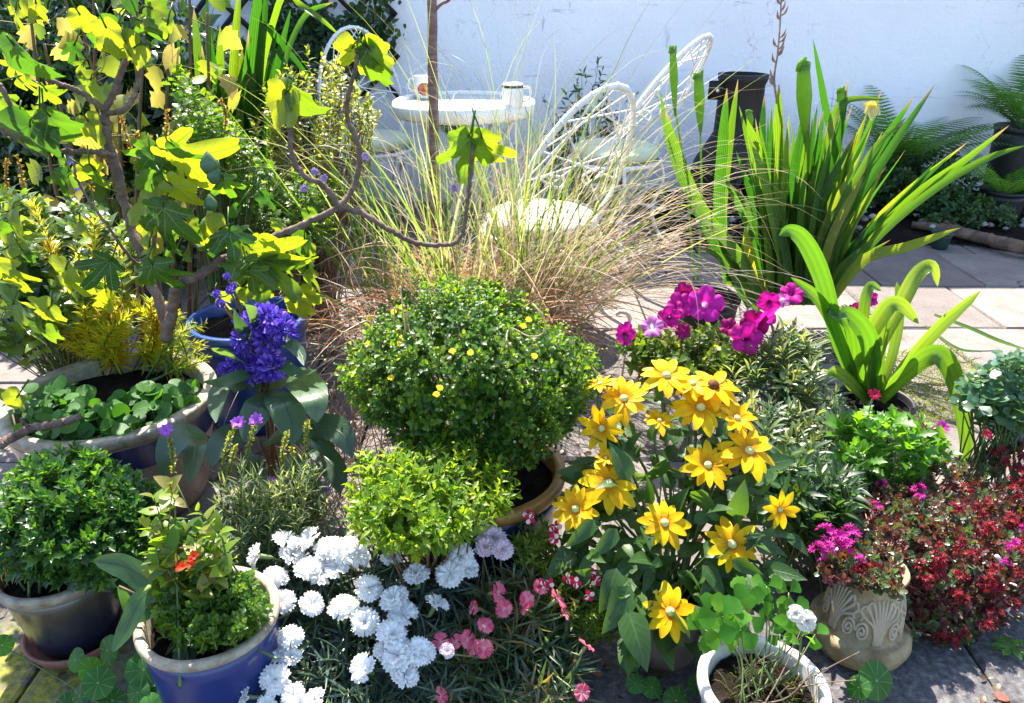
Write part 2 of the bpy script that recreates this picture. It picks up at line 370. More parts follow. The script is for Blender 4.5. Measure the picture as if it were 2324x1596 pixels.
# ------------------------------------------------------------------ SETTING
WALL_Y, WALL_H = 4.65, 2.18
m = N('whitewash'); pos = m.n('ShaderNodeNewGeometry').outputs['Position']
c = m.ramp(m.noise(1.3, 5, .6), [(.30, (.82, .80, .84)), (.6, (.89, .87, .90)), (.8, (.84, .82, .88))])
mp = m.n('ShaderNodeMapping'); mp.inputs['Scale'].default_value = (1.2, 1, 9); mp.inputs['Rotation'].default_value = (0, .5, 0); m.l(pos, mp.inputs[0])
mp2 = m.n('ShaderNodeMapping'); mp2.inputs['Scale'].default_value = (8, 1, 1.3); mp2.inputs['Rotation'].default_value = (0, -.4, 0); m.l(pos, mp2.inputs[0])
s1 = m.mapr(m.noise(3.2, 6, .62, mp.outputs[0]), .61, .66); s2 = m.mapr(m.noise(2.7, 6, .66, mp2.outputs[0]), .63, .68)
st = m.mapr(m.noise(2.1, 3, .5), .44, .6)
scuff = m.math('MULTIPLY', m.math('MAXIMUM', s1, s2), st)
c = m.mix(m.math('MULTIPLY', scuff, .55), c, (.34, .33, .36))
fl = m.mapr(m.noise(11, 5, .7), .69, .75); c = m.mix(m.math('MULTIPLY', fl, .7), c, (.25, .23, .22)); wp = m.n('ShaderNodeTexVoronoi', feature='DISTANCE_TO_EDGE'); wp.inputs['Scale'].default_value = 1.6; vm = m.n('ShaderNodeVectorMath', operation='ADD'); nv = m.n('ShaderNodeTexNoise'); nv.inputs['Scale'].default_value = 4.; nv.inputs['Detail'].default_value = 6; m.l(pos, nv.inputs['Vector']); m.l(pos, vm.inputs[0]); m.l(nv.outputs['Color'], vm.inputs[1]); m.l(vm.outputs[0], wp.inputs['Vector'])
cr = m.math('MULTIPLY', m.mapr(wp.outputs['Distance'], .002, .008, 1, 0), m.mapr(m.noise(1.7, 3), .52, .6)); c = m.mix(m.math('MULTIPLY', cr, .6), c, (.40, .39, .42))
low = m.math('MULTIPLY', m.mapr(m.sep(pos)[2], .0, .22, 1, 0), m.mapr(m.noise(6, 5, .6), .35, .65)); c = m.mix(low, c, (.30, .30, .29))
hb = m.math('ADD', m.math('MULTIPLY', m.noise(9, 6, .6), .8), m.noise(60, 4, .6))
M_WALL = m.end(m.pbr(c, .85, .2, 0, m.bump(hb, .35, .012)))
b = MB()
nx, nz = 120, 40                       # hand-floated render: a slightly wavy face
xs = np.linspace(-6, 6, nx); zs = np.linspace(-.05, WALL_H, nz); XX, ZZ = np.meshgrid(xs, zs)
yy = WALL_Y + .008 * np.sin(XX * 2.1 + ZZ * 3) + .006 * np.sin(XX * 5.3 - ZZ * 4) + .004 * np.sin(XX * 11 + ZZ * 9)
V = np.stack([XX, yy, ZZ], -1).reshape(-1, 3); i, j = np.meshgrid(np.arange(nz - 1), np.arange(nx - 1), indexing='ij')
b.add(V, np.stack([i * nx + j, i * nx + j + 1, (i + 1) * nx + j + 1, (i + 1) * nx + j], -1).reshape(-1, 4))
box(b, (0, WALL_Y + .135, WALL_H / 2 - .025), (12, .23, WALL_H + .05))
top('garden_wall', b, M_WALL, 'whitewashed rendered garden wall in bluish shade behind the table and chimney stove', 'wall')

m = N('soil'); c = m.ramp(m.noise(14, 6, .7), [(.3, (.006, .0045, .004)), (.55, (.015, .011, .0085)), (.75, (.04, .03, .024))])
M_SOIL = m.end(m.pbr(c, .95, .1, 0, m.bump(m.noise(55, 6, .7), .9, .02)))
b = MB(); b.add([(-60, -60, -.035), (60, -60, -.035), (60, 60, -.035), (-60, 60, -.035)], [(0, 1, 2, 3)])
top('ground', b, M_SOIL, kind='structure')
m = N('stone_paving'); pos = m.n('ShaderNodeNewGeometry').outputs['Position']
c = m.ramp(m.rnd(), [(.165, .135, .122), (.215, .18, .16), (.19, .16, .145), (.15, .128, .118)])
c = m.mix(1., c, m.mapr(m.noise(5, 6, .65), .3, .7, .72, 1.18), 'MULTIPLY')
c = m.mix(m.mapr(m.noise(130, 3, .6), .58, .68, 0, .55), c, (.075, .068, .066))
c = m.mix(m.mapr(m.noise(210, 2, .6), .62, .70, 0, .5), c, (.33, .30, .28))
c = m.mix(m.mapr(m.noise(2.3, 6, .7), .52, .68, 0, .65), c, (.085, .078, .066)); c = m.mix(m.mapr(m.noise(38, 6, .75), .55, .68, 0, .5), c, (.06, .055, .055))
vc = m.n('ShaderNodeTexVoronoi', feature='DISTANCE_TO_EDGE'); vc.inputs['Scale'].default_value = 1.1; va = m.n('ShaderNodeVectorMath', operation='ADD'); na = m.n('ShaderNodeTexNoise'); na.inputs['Scale'].default_value = 3.; na.inputs['Detail'].default_value = 7; m.l(pos, na.inputs['Vector']); m.l(pos, va.inputs[0]); m.l(na.outputs['Color'], va.inputs[1]); m.l(va.outputs[0], vc.inputs['Vector']); c = m.mix(m.math('MULTIPLY', m.mapr(vc.outputs['Distance'], .002, .010, .85, 0), m.mapr(m.noise(1.3, 2), .45, .55)), c, (.03, .027, .025))
sx = m.sep(pos); c = m.mix(m.math('MULTIPLY', m.mapr(sx[1], 1.62, 1.18), m.mapr(m.noise(4, 5, .6), .25, .5, .55, .95)), c, m.ramp(m.noise(70, 5, .65), [(.35, (.035, .034, .038)), (.55, (.085, .082, .086)), (.7, (.17, .16, .155))]))                          # foreground shade painted in: slab colour darkens towards the camera
dx = m.math('ADD', sx[0], .93); dy = m.math('SUBTRACT', sx[1], 1.08)  # the yellow-green moss on the near left slabs
dd = m.math('SQRT', m.math('ADD', m.math('MULTIPLY', dx, dx), m.math('MULTIPLY', dy, dy)))
ms = m.math('MULTIPLY', m.mapr(dd, .09, .22, 1, 0), m.mapr(m.noise(22, 5, .7), .38, .55))
c = m.mix(ms, c, m.ramp(m.noise(60, 4), [(.3, (.09, .10, .015)), (.7, (.30, .28, .035))]))
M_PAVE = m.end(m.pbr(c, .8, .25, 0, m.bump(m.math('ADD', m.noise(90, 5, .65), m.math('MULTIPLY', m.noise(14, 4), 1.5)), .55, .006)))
rg = np.random.default_rng(3); b = MB(); W = .46; xj = G(2183, 610)[0]
for r_ in range(-9, 4):
    y0 = 3.19 + W * r_; off = xj + rg.uniform(-.05, .05) + (W * .5 if r_ % 2 else 0)
    for k in range(-13, 9):
        x0 = off + W * k; g = .0035; dz = rg.uniform(-.003, .003); tx, ty = rg.uniform(-.003, .003, 2)
        X0, X1, Y0, Y1 = x0 + g, x0 + W - g, y0 + g, y0 + W - g; e = .006
        o = [(X0 + e, Y0 + e), (X1 - e, Y0 + e), (X1 - e, Y1 - e), (X0 + e, Y1 - e)]; q = [(X0, Y0), (X1, Y0), (X1, Y1), (X0, Y1)]
        o = [(a + rg.uniform(-.004, .004), c_ + rg.uniform(-.004, .004)) for a, c_ in o]
        V = [(a, c_, dz + tx * s1 + ty * s2) for (a, c_), (s1, s2) in zip(o, [(-1, -1), (1, -1), (1, 1), (-1, 1)])] + [(a, c_, dz - .007) for a, c_ in q] + [(a, c_, -.05) for a, c_ in q]
        b.add(V, [(0, 1, 2, 3)] + [(4 + i, 4 + (i + 1) % 4, (i + 1) % 4, i) for i in range(4)] + [(8 + i, 8 + (i + 1) % 4, 4 + (i + 1) % 4, 4 + i) for i in range(4)], None, None, rg.random())
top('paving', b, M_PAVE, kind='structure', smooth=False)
# dark soil bed along the right-hand foot of the wall
b = MB(); nx, ny = 70, 22; xs = np.linspace(.75, 4.5, nx); XX, T_ = np.meshgrid(xs, np.linspace(0, 1, ny))
front = 3.72 + .06 * np.sin(XX * 4) + .05 * np.sin(XX * 9); YY = front + (4.62 - front) * T_
ZZ = .012 + .07 * np.sin(np.clip(T_, 0, 1) * math.pi * .55) + .010 * np.sin(XX * 31 + YY * 23) * T_ + .008 * np.sin(XX * 57 - YY * 41) * T_
i, j = np.meshgrid(np.arange(ny - 1), np.arange(nx - 1), indexing='ij')
b.add(np.stack([XX, YY, ZZ], -1).reshape(-1, 3), np.stack([i * nx + j, i * nx + j + 1, (i + 1) * nx + j + 1, (i + 1) * nx + j], -1).reshape(-1, 4))
top('soil_bed', b, M_SOIL, kind='structure')

# ------------------------------------------------------------------ shared hard materials
m = N('white_paint'); c = m.ramp(m.noise(30, 4), [(.3, (.70, .67, .62)), (.6, (.82, .80, .76))])
c = m.mix(m.mapr(m.noise(55, 5, .65), .66, .72), c, (.22, .12, .06)); M_WHITE = m.end(m.pbr(c, .45, .4, 0, m.bump(m.noise(120, 4), .15, .002)))
m = N('cushion_cloth'); c = m.ramp(m.noise(5, 3), [(.3, (.50, .52, .36)), (.7, (.60, .61, .44))])
wv = m.noise(300, 2); M_CUSH = m.end(m.pbr(c, .9, .1, 0, m.bump(wv, .3, .002)))
m = N('white_seat'); c = m.ramp(m.noise(7, 4), [(.3, (.74, .72, .66)), (.7, (.84, .82, .78))]); M_SEAT = m.end(m.pbr(c, .8, .15, 0, m.bump(m.noise(18, 4), .3, .01)))
M_BLACK = plain('black_clay', [(.005, .005, .005), (.012, .010, .009), (.024, .016, .012)], .6, .4, 6, .3)
M_DARKW = plain('stained_wood', [(.012, .011, .011), (.03, .026, .024)], .7, .3, 20, .2)
m = N('bark_brown'); uv = m.sep(m.n('ShaderNodeTexCoord').outputs['UV']); c = m.ramp(m.noise(35, 5, .65), [(.3, (.085, .055, .042)), (.55, (.17, .115, .09)), (.75, (.27, .20, .165))])
M_BARK = m.end(m.pbr(c, .85, .2, 0, m.bump(m.noise(85, 5, .7), .8, .005)))
m = N('cherry_bark'); pos = m.n('ShaderNodeNewGeometry').outputs['Position']; mp = m.n('ShaderNodeMapping'); mp.inputs['Scale'].default_value = (9, 9, 70); m.l(pos, mp.inputs[0])
f = m.noise(1.6, 5, .6, mp.outputs[0]); c = m.ramp(f, [(.3, (.10, .048, .042)), (.52, (.20, .105, .09)), (.66, (.29, .19, .16)), (.78, (.45, .38, .34))])
M_CHERRY = m.end(m.pbr(c, .6, .4, 0, m.bump(f, .6, .004)))
M_LOG = plain('log_bark', [(.05, .035, .028), (.14, .09, .065), (.22, .16, .12)], .85, .2, 14, .8)

# ------------------------------------------------------------------ bistro table and mugs
TC = G(1053, 238, .715); TR = .318
m = N('rippled_glass'); c = m.ramp(m.noise(70, 4, .6), [(.4, (.42, .47, .47)), (.6, (.72, .75, .74))]); M_GLASS = m.end(m.pbr(c, .18, .6, 0, m.bump(m.noise(75, 3, .5), .8, .01)))
t = thing('bistro_table', 'round white metal bistro table with rippled glass top, two mugs on it', 'table', (TC[0], TC[1], 0))
b = MB(); lathe(b, [(TR - .045, .0), (TR - .045, .022), (TR - .015, .026), (TR, .018), (TR + .004, .0), (TR, -.03), (TR - .012, -.042), (TR - .03, -.036), (TR - .04, -.012), (TR - .045, 0)], TC, 64); part('table_rim', b, M_WHITE, t)
b = MB(); lathe(b, [(0, .012), (.1, .012), (TR - .047, .012), (TR - .047, .003), (0, .003)], TC, 56); part('glass_top', b, M_GLASS, t)
for k in range(4):
    a = R(45 + 90 * k + 12); u_ = A(math.cos(a), math.sin(a), 0); c0 = A(TC[0], TC[1], 0); h = TC[2] - .03
    b = MB(); tube(b, [c0 + u_ * .27 + A(0, 0, h), c0 + u_ * .2 + A(0, 0, h - .12), c0 + u_ * .06 + A(0, 0, h * .55), c0 + u_ * .10 + A(0, 0, h * .28), c0 + u_ * .26 + A(0, 0, .03), c0 + u_ * .31 + A(0, 0, .012)], .0125, 8, 26); part('table_leg', b, M_WHITE, t)
b = MB(); an = np.linspace(0, 6.2832, 33); tube(b, np.stack([TC[0] + .085 * np.cos(an), TC[1] + .085 * np.sin(an), np.full(33, TC[2] * .55)], -1), .008, 6, None, .5, True); part('brace_ring', b, M_WHITE, t)

m = N('mug_glaze'); M_MUG = m.end(m.pbr((.76, .74, .72), .25, .5)); m = N('mug_band'); M_BAND = m.end(m.pbr((.035, .03, .028), .3, .5))
m = N('mug_motif'); c = m.ramp(m.noise(60, 4), [(.35, (.45, .20, .12)), (.5, (.36, .05, .02)), (.65, (.12, .02, .015))]); M_MOTIF = m.end(m.pbr(c, .3, .5))
M_TEA = plain('tea', [(.05, .02, .008), (.08, .035, .015)], .15, .5)
def mug(c, r, h, ang, label, band):
    t = thing('mug', label, 'mug', c, 'mugs on the bistro table')
    b = MB(); lathe(b, [(0, 0), (r * .86, 0), (r * .93, .004), (r * .95, h * .12), (r, h * .16), (r, h - .003), (r - .0015, h), (r - .0035, h - .003), (r - .0035, .012), (0, .012)], c, 36); part('mug_body', b, M_MUG, t)
    u_ = A(math.cos(ang), math.sin(ang), 0)
    b = MB(); tube(b, [c + u_ * (r - .002) + A(0, 0, h * .82), c + u_ * (r + .024) + A(0, 0, h * .80), c + u_ * (r + .033) + A(0, 0, h * .55), c + u_ * (r + .02) + A(0, 0, h * .28), c + u_ * (r - .002) + A(0, 0, h * .24)], .0055, 8, 18); part('mug_handle', b, M_MUG, t)
    b = MB(); lathe(b, [(0, h * .8), (r - .0032, h * .8)], c, 30); part('tea', b, M_TEA, t)
    b = MB()
    if band: lathe(b, [(r + .0008, h * .83), (r + .0008, h * .93)], c, 36); part('dark_band', b, M_BAND, t)
    else:
        n = 16; a = np.linspace(-.75, .75, n) - 1.45; rows = []
        for q in np.linspace(-1, 1, 7): rows.append(np.stack([(r + .001) * np.cos(a[0] + .75 + (a - a[0] - .75) * math.sqrt(1 - .9 * q * q)) + c[0], (r + .001) * np.sin(a[0] + .75 + (a - a[0] - .75) * math.sqrt(1 - .9 * q * q)) + c[1], np.full(n, c[2] + h * (.42 + .27 * q))], -1))
        V = np.array(rows).reshape(-1, 3); i, j = np.meshgrid(np.arange(6), np.arange(n - 1), indexing='ij'); b.add(V, np.stack([i * n + j, i * n + j + 1, (i + 1) * n + j + 1, (i + 1) * n + j], -1).reshape(-1, 4)); part('printed_motif', b, M_MOTIF, t)
mz = TC[2] + .014
mug(G(1164, 244, mz), .044, .098, .15, 'white mug with a dark band under its rim, right on the table', True)
mug(G(964, 222, mz), .045, .10, 2.9, 'white mug with a reddish brown motif, left on the table behind the young trunk', False)

# ------------------------------------------------------------------ wire garden chairs
def chair(c, rot, label, cm, hoop_h, lean, zc=.0, wire_n=9):
    """seat centre c; the chair looks along rot"""
    t = thing('garden_chair', label, 'chair', (c[0], c[1], 0), 'white wire garden chairs round the bistro table')
    f = A(math.cos(rot), math.sin(rot), 0); s = A(-f[1], f[0], 0); c = np.asarray(c, float); z = A(0, 0, 1); sz = c[2]
    r = .205
    b = MB(); lathe(b, [(0, -.025), (r - .02, -.025), (r, -.012), (r + .008, .006), (r - .004, .024), (r - .03, .036), (r * .6, .043), (0, .046)], c, 40, wob=.02); part('cushion', b, cm, t)
    an = np.linspace(0, 6.2832, 37); b = MB()
    tube(b, np.stack([c + f * (r + .012) * math.cos(a) + s * (r + .012) * math.sin(a) - z * .035 for a in an]), .010, 8, None, .5, True)
    for k in range(-4, 5):
        w = math.sqrt(max(0, r * r - (k * .045) ** 2)); sticks(b, [c + s * k * .045 - f * w - z * .036], [c + s * k * .045 + f * w - z * .036], .004, .004, 5)
    part('seat_frame', b, M_WHITE, t)
    # hoop of the back: wrapped double rod leaning backwards
    hp = []
    for a in np.linspace(-.32, math.pi + .32, 25):
        q = max(0, math.sin(a) + .32) / 1.32
        w = .215 * math.cos(a) * (1 if q > .2 else .9); hp.append(c - f * (.09 + lean * q ** 1.25) + s * w + z * (hoop_h * q - .035))
    b = MB(); tube(b, hp, .0098, 8, 60); tube(b, [p + f * .013 for p in hp], .0045, 6, 60); hp2 = smooth_path(hp, 40)
    for k in range(2, 38, 2):
        e = nrm(hp2[k + 1] - hp2[k - 1]) * .004; tube(b, [hp2[k] - e, hp2[k] + e], .0122, 8)
    part('back_hoop', b, M_WHITE, t)
    b = MB(); n = len(hp2)
    for k in range(3, n - 3, 3):
        for sh in (n // 2 - 6, n // 2 + 5):
            q = k + sh
            if q < n - 1: sticks(b, [hp2[k]], [hp2[q] * .985 + c * .015], .0032, .0032, 5)
    for sg in (-1, 1):
        sp = [c - f * (.09 + lean * .35) + s * sg * .06 + z * hoop_h * .30]
        for a in np.linspace(0, 2 * math.pi, 14): sp.append(c - f * (.09 + lean * .35) + s * sg * (.06 + .05 * (1 - math.cos(a)) * .5) + s * .04 * math.sin(a) + z * (hoop_h * .30 + .05 * math.sin(a / 2)))
        tube(b, sp, .0045, 6, 30)
    part('back_lattice', b, M_WHITE, t)
    for sf, ss in ((1, 1), (1, -1), (-1, 1), (-1, -1)):
        o = f * sf * .155 + s * ss * .155; u_ = nrm(o); c0 = A(c[0], c[1], 0)
        b = MB(); pts = [c0 + o + z * (sz - .035), c0 + o * 1.12 + z * sz * .72, c0 + o * .92 + z * sz * .42, c0 + o * 1.12 + z * sz * .16, c0 + o * 1.42 + z * .02]
        for a in np.linspace(-1.4, 2.6, 8): pts.append(c0 + o * 1.42 + u_ * (.015 + .028 * math.cos(a)) + z * (.036 + .028 * math.sin(a)))
        tube(b, pts, .009, 8, 46); part('chair_leg', b, M_WHITE, t)
    for sd in (-1, 1):                  # scroll of bent rod below each side of the seat
        b = MB(); pts = []
        for a in np.linspace(0, 5.4, 20): pts.append(A(c[0], c[1], 0) + s * sd * .175 + f * (-.02 + .062 * math.cos(a)) + z * (sz * .62 + .062 * math.sin(a)))
        pts += [A(c[0], c[1], 0) + s * sd * .175 + f * .13 + z * (sz * .55), A(c[0], c[1], 0) + s * sd * .175 + f * .19 + z * (sz * .36)]
        tube(b, pts, .0085, 7, 48)
        tube(b, [A(c[0], c[1], 0) + s * sd * .175 + f * -.2 + z * sz * .42, A(c[0], c[1], 0) + s * sd * .175 + f * .2 + z * sz * .44], .0075, 6); part('side_scroll', b, M_WHITE, t)
    return t
chair(G(1395, 345, .485), R(140), 'white wire hoop-back chair with pale green cushion, leaning back right of the table', M_CUSH, .56, .33)
chair(G(1228, 500, .405), R(122), 'white wire hoop-back chair with blown-white seat pad, half hidden in the grass', M_SEAT, .55, .30)
chair(G(838, 322, .485), R(-68), 'white wire hoop-back chair with green cushion on the left of the table', M_CUSH, .56, .12)

# ------------------------------------------------------------------ black clay chimney stove
cc = P(1654, 440, 4.18); cx, cy = cc[0], cc[1]; k = S(P(1680, 300, 4.18))
t = thing('chimenea', 'black clay chimney stove with a tall neck and round belly against the white wall', 'chimenea', (cx, cy, 0))
b = MB(); zt = P(1684, 168, 4.18)[2]; zb = P(1672, 305, 4.18)[2]; nr = 52 * k
lathe(b, [(.10, .11), (.16, .14), (.205, .2), (.22, .27), (.208, .34), (.168, .41), (nr * 1.12, zb - .02), (nr * .99, zb + .01), (nr * .96, zb + .14), (nr * .95, zt - .05), (nr * 1.04, zt - .025), (nr * 1.06, zt), (nr * .85, zt + .002), (nr * .8, zt - .2)], (cx, cy, 0), 40, wob=.012); part('stove_body', b, M_BLACK, t)
b = MB(); an = np.linspace(0, 6.2832, 25); d0 = nrm(A(.25, -1, 0)); sx_ = A(-d0[1], d0[0], 0)
tube(b, [A(cx, cy, .245) + d0 * .215 + sx_ * .085 * math.cos(a) + A(0, 0, .075 * math.sin(a)) for a in an], .016, 8, None, .5, True); part('mouth_rim', b, M_BLACK, t)
m = N('soot'); M_SOOT = m.end(m.pbr((.004, .0035, .003), .95, .05))
b = MB(); q = [A(cx, cy, .245) + d0 * .228 + sx_ * .08 * math.cos(a) + A(0, 0, .07 * math.sin(a)) for a in an[:-1]]; b.add(q + [A(cx, cy, .245) + d0 * .235], None, [(i, (i + 1) % 24, 24) for i in range(24)]); part('mouth', b, M_SOOT, t)
b = MB(); fl = P(1632, 205, 4.14); box(b, fl, (46 * k, .012, 40 * k)); box(b, fl + A(.03, .03, 0), (.06, .02, .03)); part('neck_bracket', b, M_BLACK, t)
b = MB(); tube(b, [fl + A(-.01, -.0075, 0), fl + A(-.01, -.011, 0)], .009, 12); part('bolt', b, M_WHITE, t)
for a in (30, 150, 270):
    b = MB(); u_ = A(math.cos(R(a)), math.sin(R(a)), 0); tube(b, [A(cx, cy, .15) + u_ * .13, A(cx, cy, .06) + u_ * .16, A(cx, cy, 0) + u_ * .19], .012, 7); part('stand_leg', b, M_BLACK, t)
b = MB(); an = np.linspace(0, 6.2832, 33); tube(b, [A(cx + .165 * math.cos(a), cy + .165 * math.sin(a), .105) for a in an], .010, 7, None, .5, True); part('stand_ring', b, M_BLACK, t)

# ------------------------------------------------------------------ trellis on the wall
t = thing('trellis', 'dark diamond trellis fixed to the white wall at upper left', 'trellis', P(800, 60, 4.6))
b = MB(); o0, o1 = P(560, 60, 4.60), P(900, 60, 4.60); x0, x1 = o0[0] - .5, o1[0]
zc0, zc1 = .62, 1.5
for k in range(-8, 16):
    for sg, yy in ((1, 4.612), (-1, 4.600)):
        xa = x0 + k * .22; pa = A(xa, yy, zc0); pb = A(xa + sg * (zc1 - zc0), yy, zc1)
        ta, tb = 0., 1.; dxx = pb[0] - pa[0]
        for lim, up in ((x0, False), (x1, True)):
            f = (lim - pa[0]) / dxx
            if (dxx > 0) == up: tb = min(tb, f)
            else: ta = max(ta, f)
        if tb - ta > .05:
            p0, p1 = pa + (pb - pa) * ta, pa + (pb - pa) * tb; mid = (p0 + p1) / 2; L = np.linalg.norm(p1 - p0); an = math.atan2(p1[2] - p0[2], p1[0] - p0[0])
            box(b, mid, (L, .010, .026), [[math.cos(an), 0, -math.sin(an)], [0, 1, 0], [math.sin(an), 0, math.cos(an)]])
part('lattice', b, M_DARKW, t)

# ------------------------------------------------------------------ driftwood log and small pots by the wall
b = MB(); p = [P(2070, 512, 3.95) * A(1, 1, 0) + A(0, 0, .06), G(2150, 522, .055), G(2230, 540, .05), G(2300, 558, .05), G(2420, 575, .05)]
tube(b, p, [.018, .032, .028, .034, .030], 12, 40); tube(b, [p[1] + A(0, .03, .02), p[1] + A(.12, .12, .035), p[1] + A(.3, .14, .03)], [.02, .024, .012], 8, 16)
V = b.V[0]; rg = np.random.default_rng(5); V += rg.normal(0, .0022, V.shape)
top('driftwood_log', b, M_LOG, 'weathered brown branch lying on the soil bed at the right edge', 'log')
def pot(name, label, c, r, h, mats, rimw=.012, taper=.78, rimh=.03, soil=True, lip=.006, bands=None, cat='plant pot', wob=.006, soil_drop=.03, group='pots standing among the plants', sd=0):
    """a flower pot: c = centre of the foot; parts body, rim, soil"""
    t = thing(name, label, cat, c, group); rb = r * taper
    b = MB(); zz = h - rimh; ring = lambda z_: rb + (r - rb) * (z_ / h) ** .85
    lathe(b, [(0, .004), (rb * .9, 0), (rb, .006)] + [(ring(z_), z_) for z_ in np.linspace(.02, zz, 8)] + [(ring(zz) - .006, zz + .001)], c, 56, wob=wob, seed=sd); part('pot_body', b, mats[0], t)
    b = MB(); q = ring(zz); lathe(b, [(q - .004, zz - .002), (q + lip, zz + .004), (r + lip, zz + rimh * .5), (r + lip, h - .005), (r + lip - .004, h), (r - rimw + .003, h), (r - rimw, h - .005), (r - rimw - .006, h - soil_drop - .05)], c, 56, wob=wob, seed=sd); part('pot_rim', b, mats[1], t)
    if bands:
        for z0, z1, mt in bands:
            b = MB(); lathe(b, [(ring(z0) + .0015, z0), (ring((z0 + z1) / 2) + .002, (z0 + z1) / 2), (ring(z1) + .0015, z1)], c, 56, wob=wob, seed=sd); part('glaze_band', b, mt, t)
    if soil:
        rg = np.random.default_rng(int(abs(c[0] * 999))); b = MB(); rr = np.linspace(0, r - rimw - .004, 9); n = 40; an = np.arange(n) * 6.2832 / n
        V = np.stack([rr[:, None] * np.cos(an), rr[:, None] * np.sin(an), h - soil_drop + rg.normal(0, .004, (9, n)) - .01 * (rr[:, None] / r) ** 2], -1) + np.asarray(c)
        i, j = np.meshgrid(np.arange(8), np.arange(n), indexing='ij'); j2 = (j + 1) % n
        b.add(V.reshape(-1, 3), np.stack([i * n + j, (i + 1) * n + j, (i + 1) * n + j2, i * n + j2], -1).reshape(-1, 4)); part('soil', b, M_SOIL, t)
    return t
m = N('cream_rim'); c = m.ramp(m.noise(40, 5, .65), [(.3, (.15, .12, .075)), (.5, (.28, .235, .165)), (.7, (.40, .35, .26))]); M_CREAM = m.end(m.pbr(c, .55, .35, 0, m.bump(m.noise(90, 4), .2, .003)))
M_BUFF = plain('buff_stoneware', [(.17, .13, .10), (.24, .185, .14), (.30, .24, .185)], .6, .35, 12, .25)
def glaze(name, a, b_, rough=.22):
    m = N(name); c = m.ramp(m.noise(7, 5, .6), [(.3, a), (.7, b_)]); return m.end(m.pbr(c, rough, .6, 0, m.bump(m.noise(40, 3), .12, .003)))
M_NAVY = glaze('navy_glaze', (.008, .012, .05), (.014, .022, .10)); M_BLUE = glaze('blue_glaze', (.007, .018, .10), (.013, .032, .17), .3); M_SKYB = glaze('bright_blue_glaze', (.006, .03, .14), (.010, .06, .25), .3)
m = N('white_daubs'); M_DAUB = m.end(m.pbr((.75, .75, .78), .4, .4))
def floor_at(u, v, z):                  # foot of a pot whose rim centre shows at u, v and stands z high
    g = G(u, v, z); return A(g[0], g[1], 0)
BIGC = floor_at(252, 893, .30); BIGR = 224 * S(G(252, 893, .30))
bigpot = pot('glazed_tub', 'large buff tub with cream rim and navy band, the fig tree growing in it', BIGC, BIGR, .30, (M_BUFF, M_CREAM), .028, .72, .03, bands=[(.20, .268, M_NAVY)], lip=.004, soil_drop=.035)
b = MB()
for q, a in enumerate((-68, -64, -58)):
    u_ = A(math.cos(R(a)), math.sin(R(a)), 0); t_ = A(-u_[1], u_[0], 0); rr = BIGR * .935 + .002; p0 = BIGC + u_ * rr + A(0, 0, .228 + .006 * q)
    b.add([p0 - t_ * .008, p0 + t_ * .005 - A(0, 0, .006), p0 + t_ * .008, p0 + A(0, 0, .016 + .006 * q)], [(0, 1, 2, 3)])
part('painted_daub', b, M_DAUB, bigpot)
c_ = floor_at(560, 718, .33); pot('blue_pot', 'bright blue glazed pot behind the purple flowers, left of the paving', c_, .165, .33, (M_SKYB, M_SKYB), .014, .8, .035)
BUSHC = floor_at(1092, 1058, .27); m = N('ochre_rim'); c = m.ramp(m.noise(15, 5), [(.3, (.22, .10, .02)), (.7, (.38, .20, .05))]); M_OCHRE = m.end(m.pbr(c, .4, .4, 0, m.bump(m.noise(60, 3), .2, .003)))
pot('glazed_pot', 'navy glazed pot with ochre rim under the round daisy bush', BUSHC, 186 * S(G(1092, 1058, .27)), .27, (M_NAVY, M_OCHRE), .018, .75, .03)
CHRC = floor_at(130, 1272, .20); m = N('streaked_glaze'); nz = m.noise(9, 5, .6); zz = m.sep(m.n('ShaderNodeNewGeometry').outputs['Position'])[2]
c = m.ramp(m.math('ADD', zz, m.math('MULTIPLY', m.math('SUBTRACT', nz, .5), .12)), [(.03, (.008, .008, .010)), (.07, (.008, .011, .035)), (.10, (.025, .03, .042)), (.14, (.075, .058, .04)), (.17, (.13, .115, .09))]); M_STREAK = m.end(m.pbr(c, .25, .55, 0, m.bump(m.noise(30, 3), .15, .003)))
pot('streaked_pot', 'brown and blue streaked glazed pot standing in a reddish saucer at lower left', CHRC + A(0, 0, .016), 128 * S(G(130, 1272, .20)), .185, (M_STREAK, M_CREAM), .010, .68, .024)
m = N('red_clay'); c = m.ramp(m.noise(40, 5, .7), [(.3, (.13, .055, .04)), (.7, (.24, .12, .09))]); M_RED = m.end(m.pbr(c, .7, .3, 0, m.bump(m.noise(90, 4), .3, .003)))
b = MB(); sr = .088; lathe(b, [(0, .001), (sr * .8, 0), (sr, .006), (sr + .012, .034), (sr + .009, .038), (sr + .004, .034), (sr - .006, .013), (0, .011)], CHRC, 48); top('pot_saucer', b, M_RED, 'reddish clay saucer under the streaked glazed pot', 'saucer')
FBC = floor_at(472, 1388, .26); FBR = 150 * S(G(472, 1388, .26))
pot('blue_planter', 'cobalt blue pot with cream rim at the front, red-veined leaves hanging over it', FBC, FBR, .26, (M_BLUE, M_CREAM), .011, .82, .017)
RUDC = G(1518, 1540, 0) + A(0, .075, 0); M_TAUPE = plain('taupe_plastic', [(.10, .075, .062), (.14, .105, .088)], .45, .4, 6, .1)
pot('plastic_pot', 'taupe plastic pot holding the tall yellow coneflowers', RUDC, .082, .155, (M_TAUPE, M_TAUPE), .005, .78, .02)
WPC = floor_at(1733, 1548, .16); WPR = 139 * S(G(1733, 1548, .16))
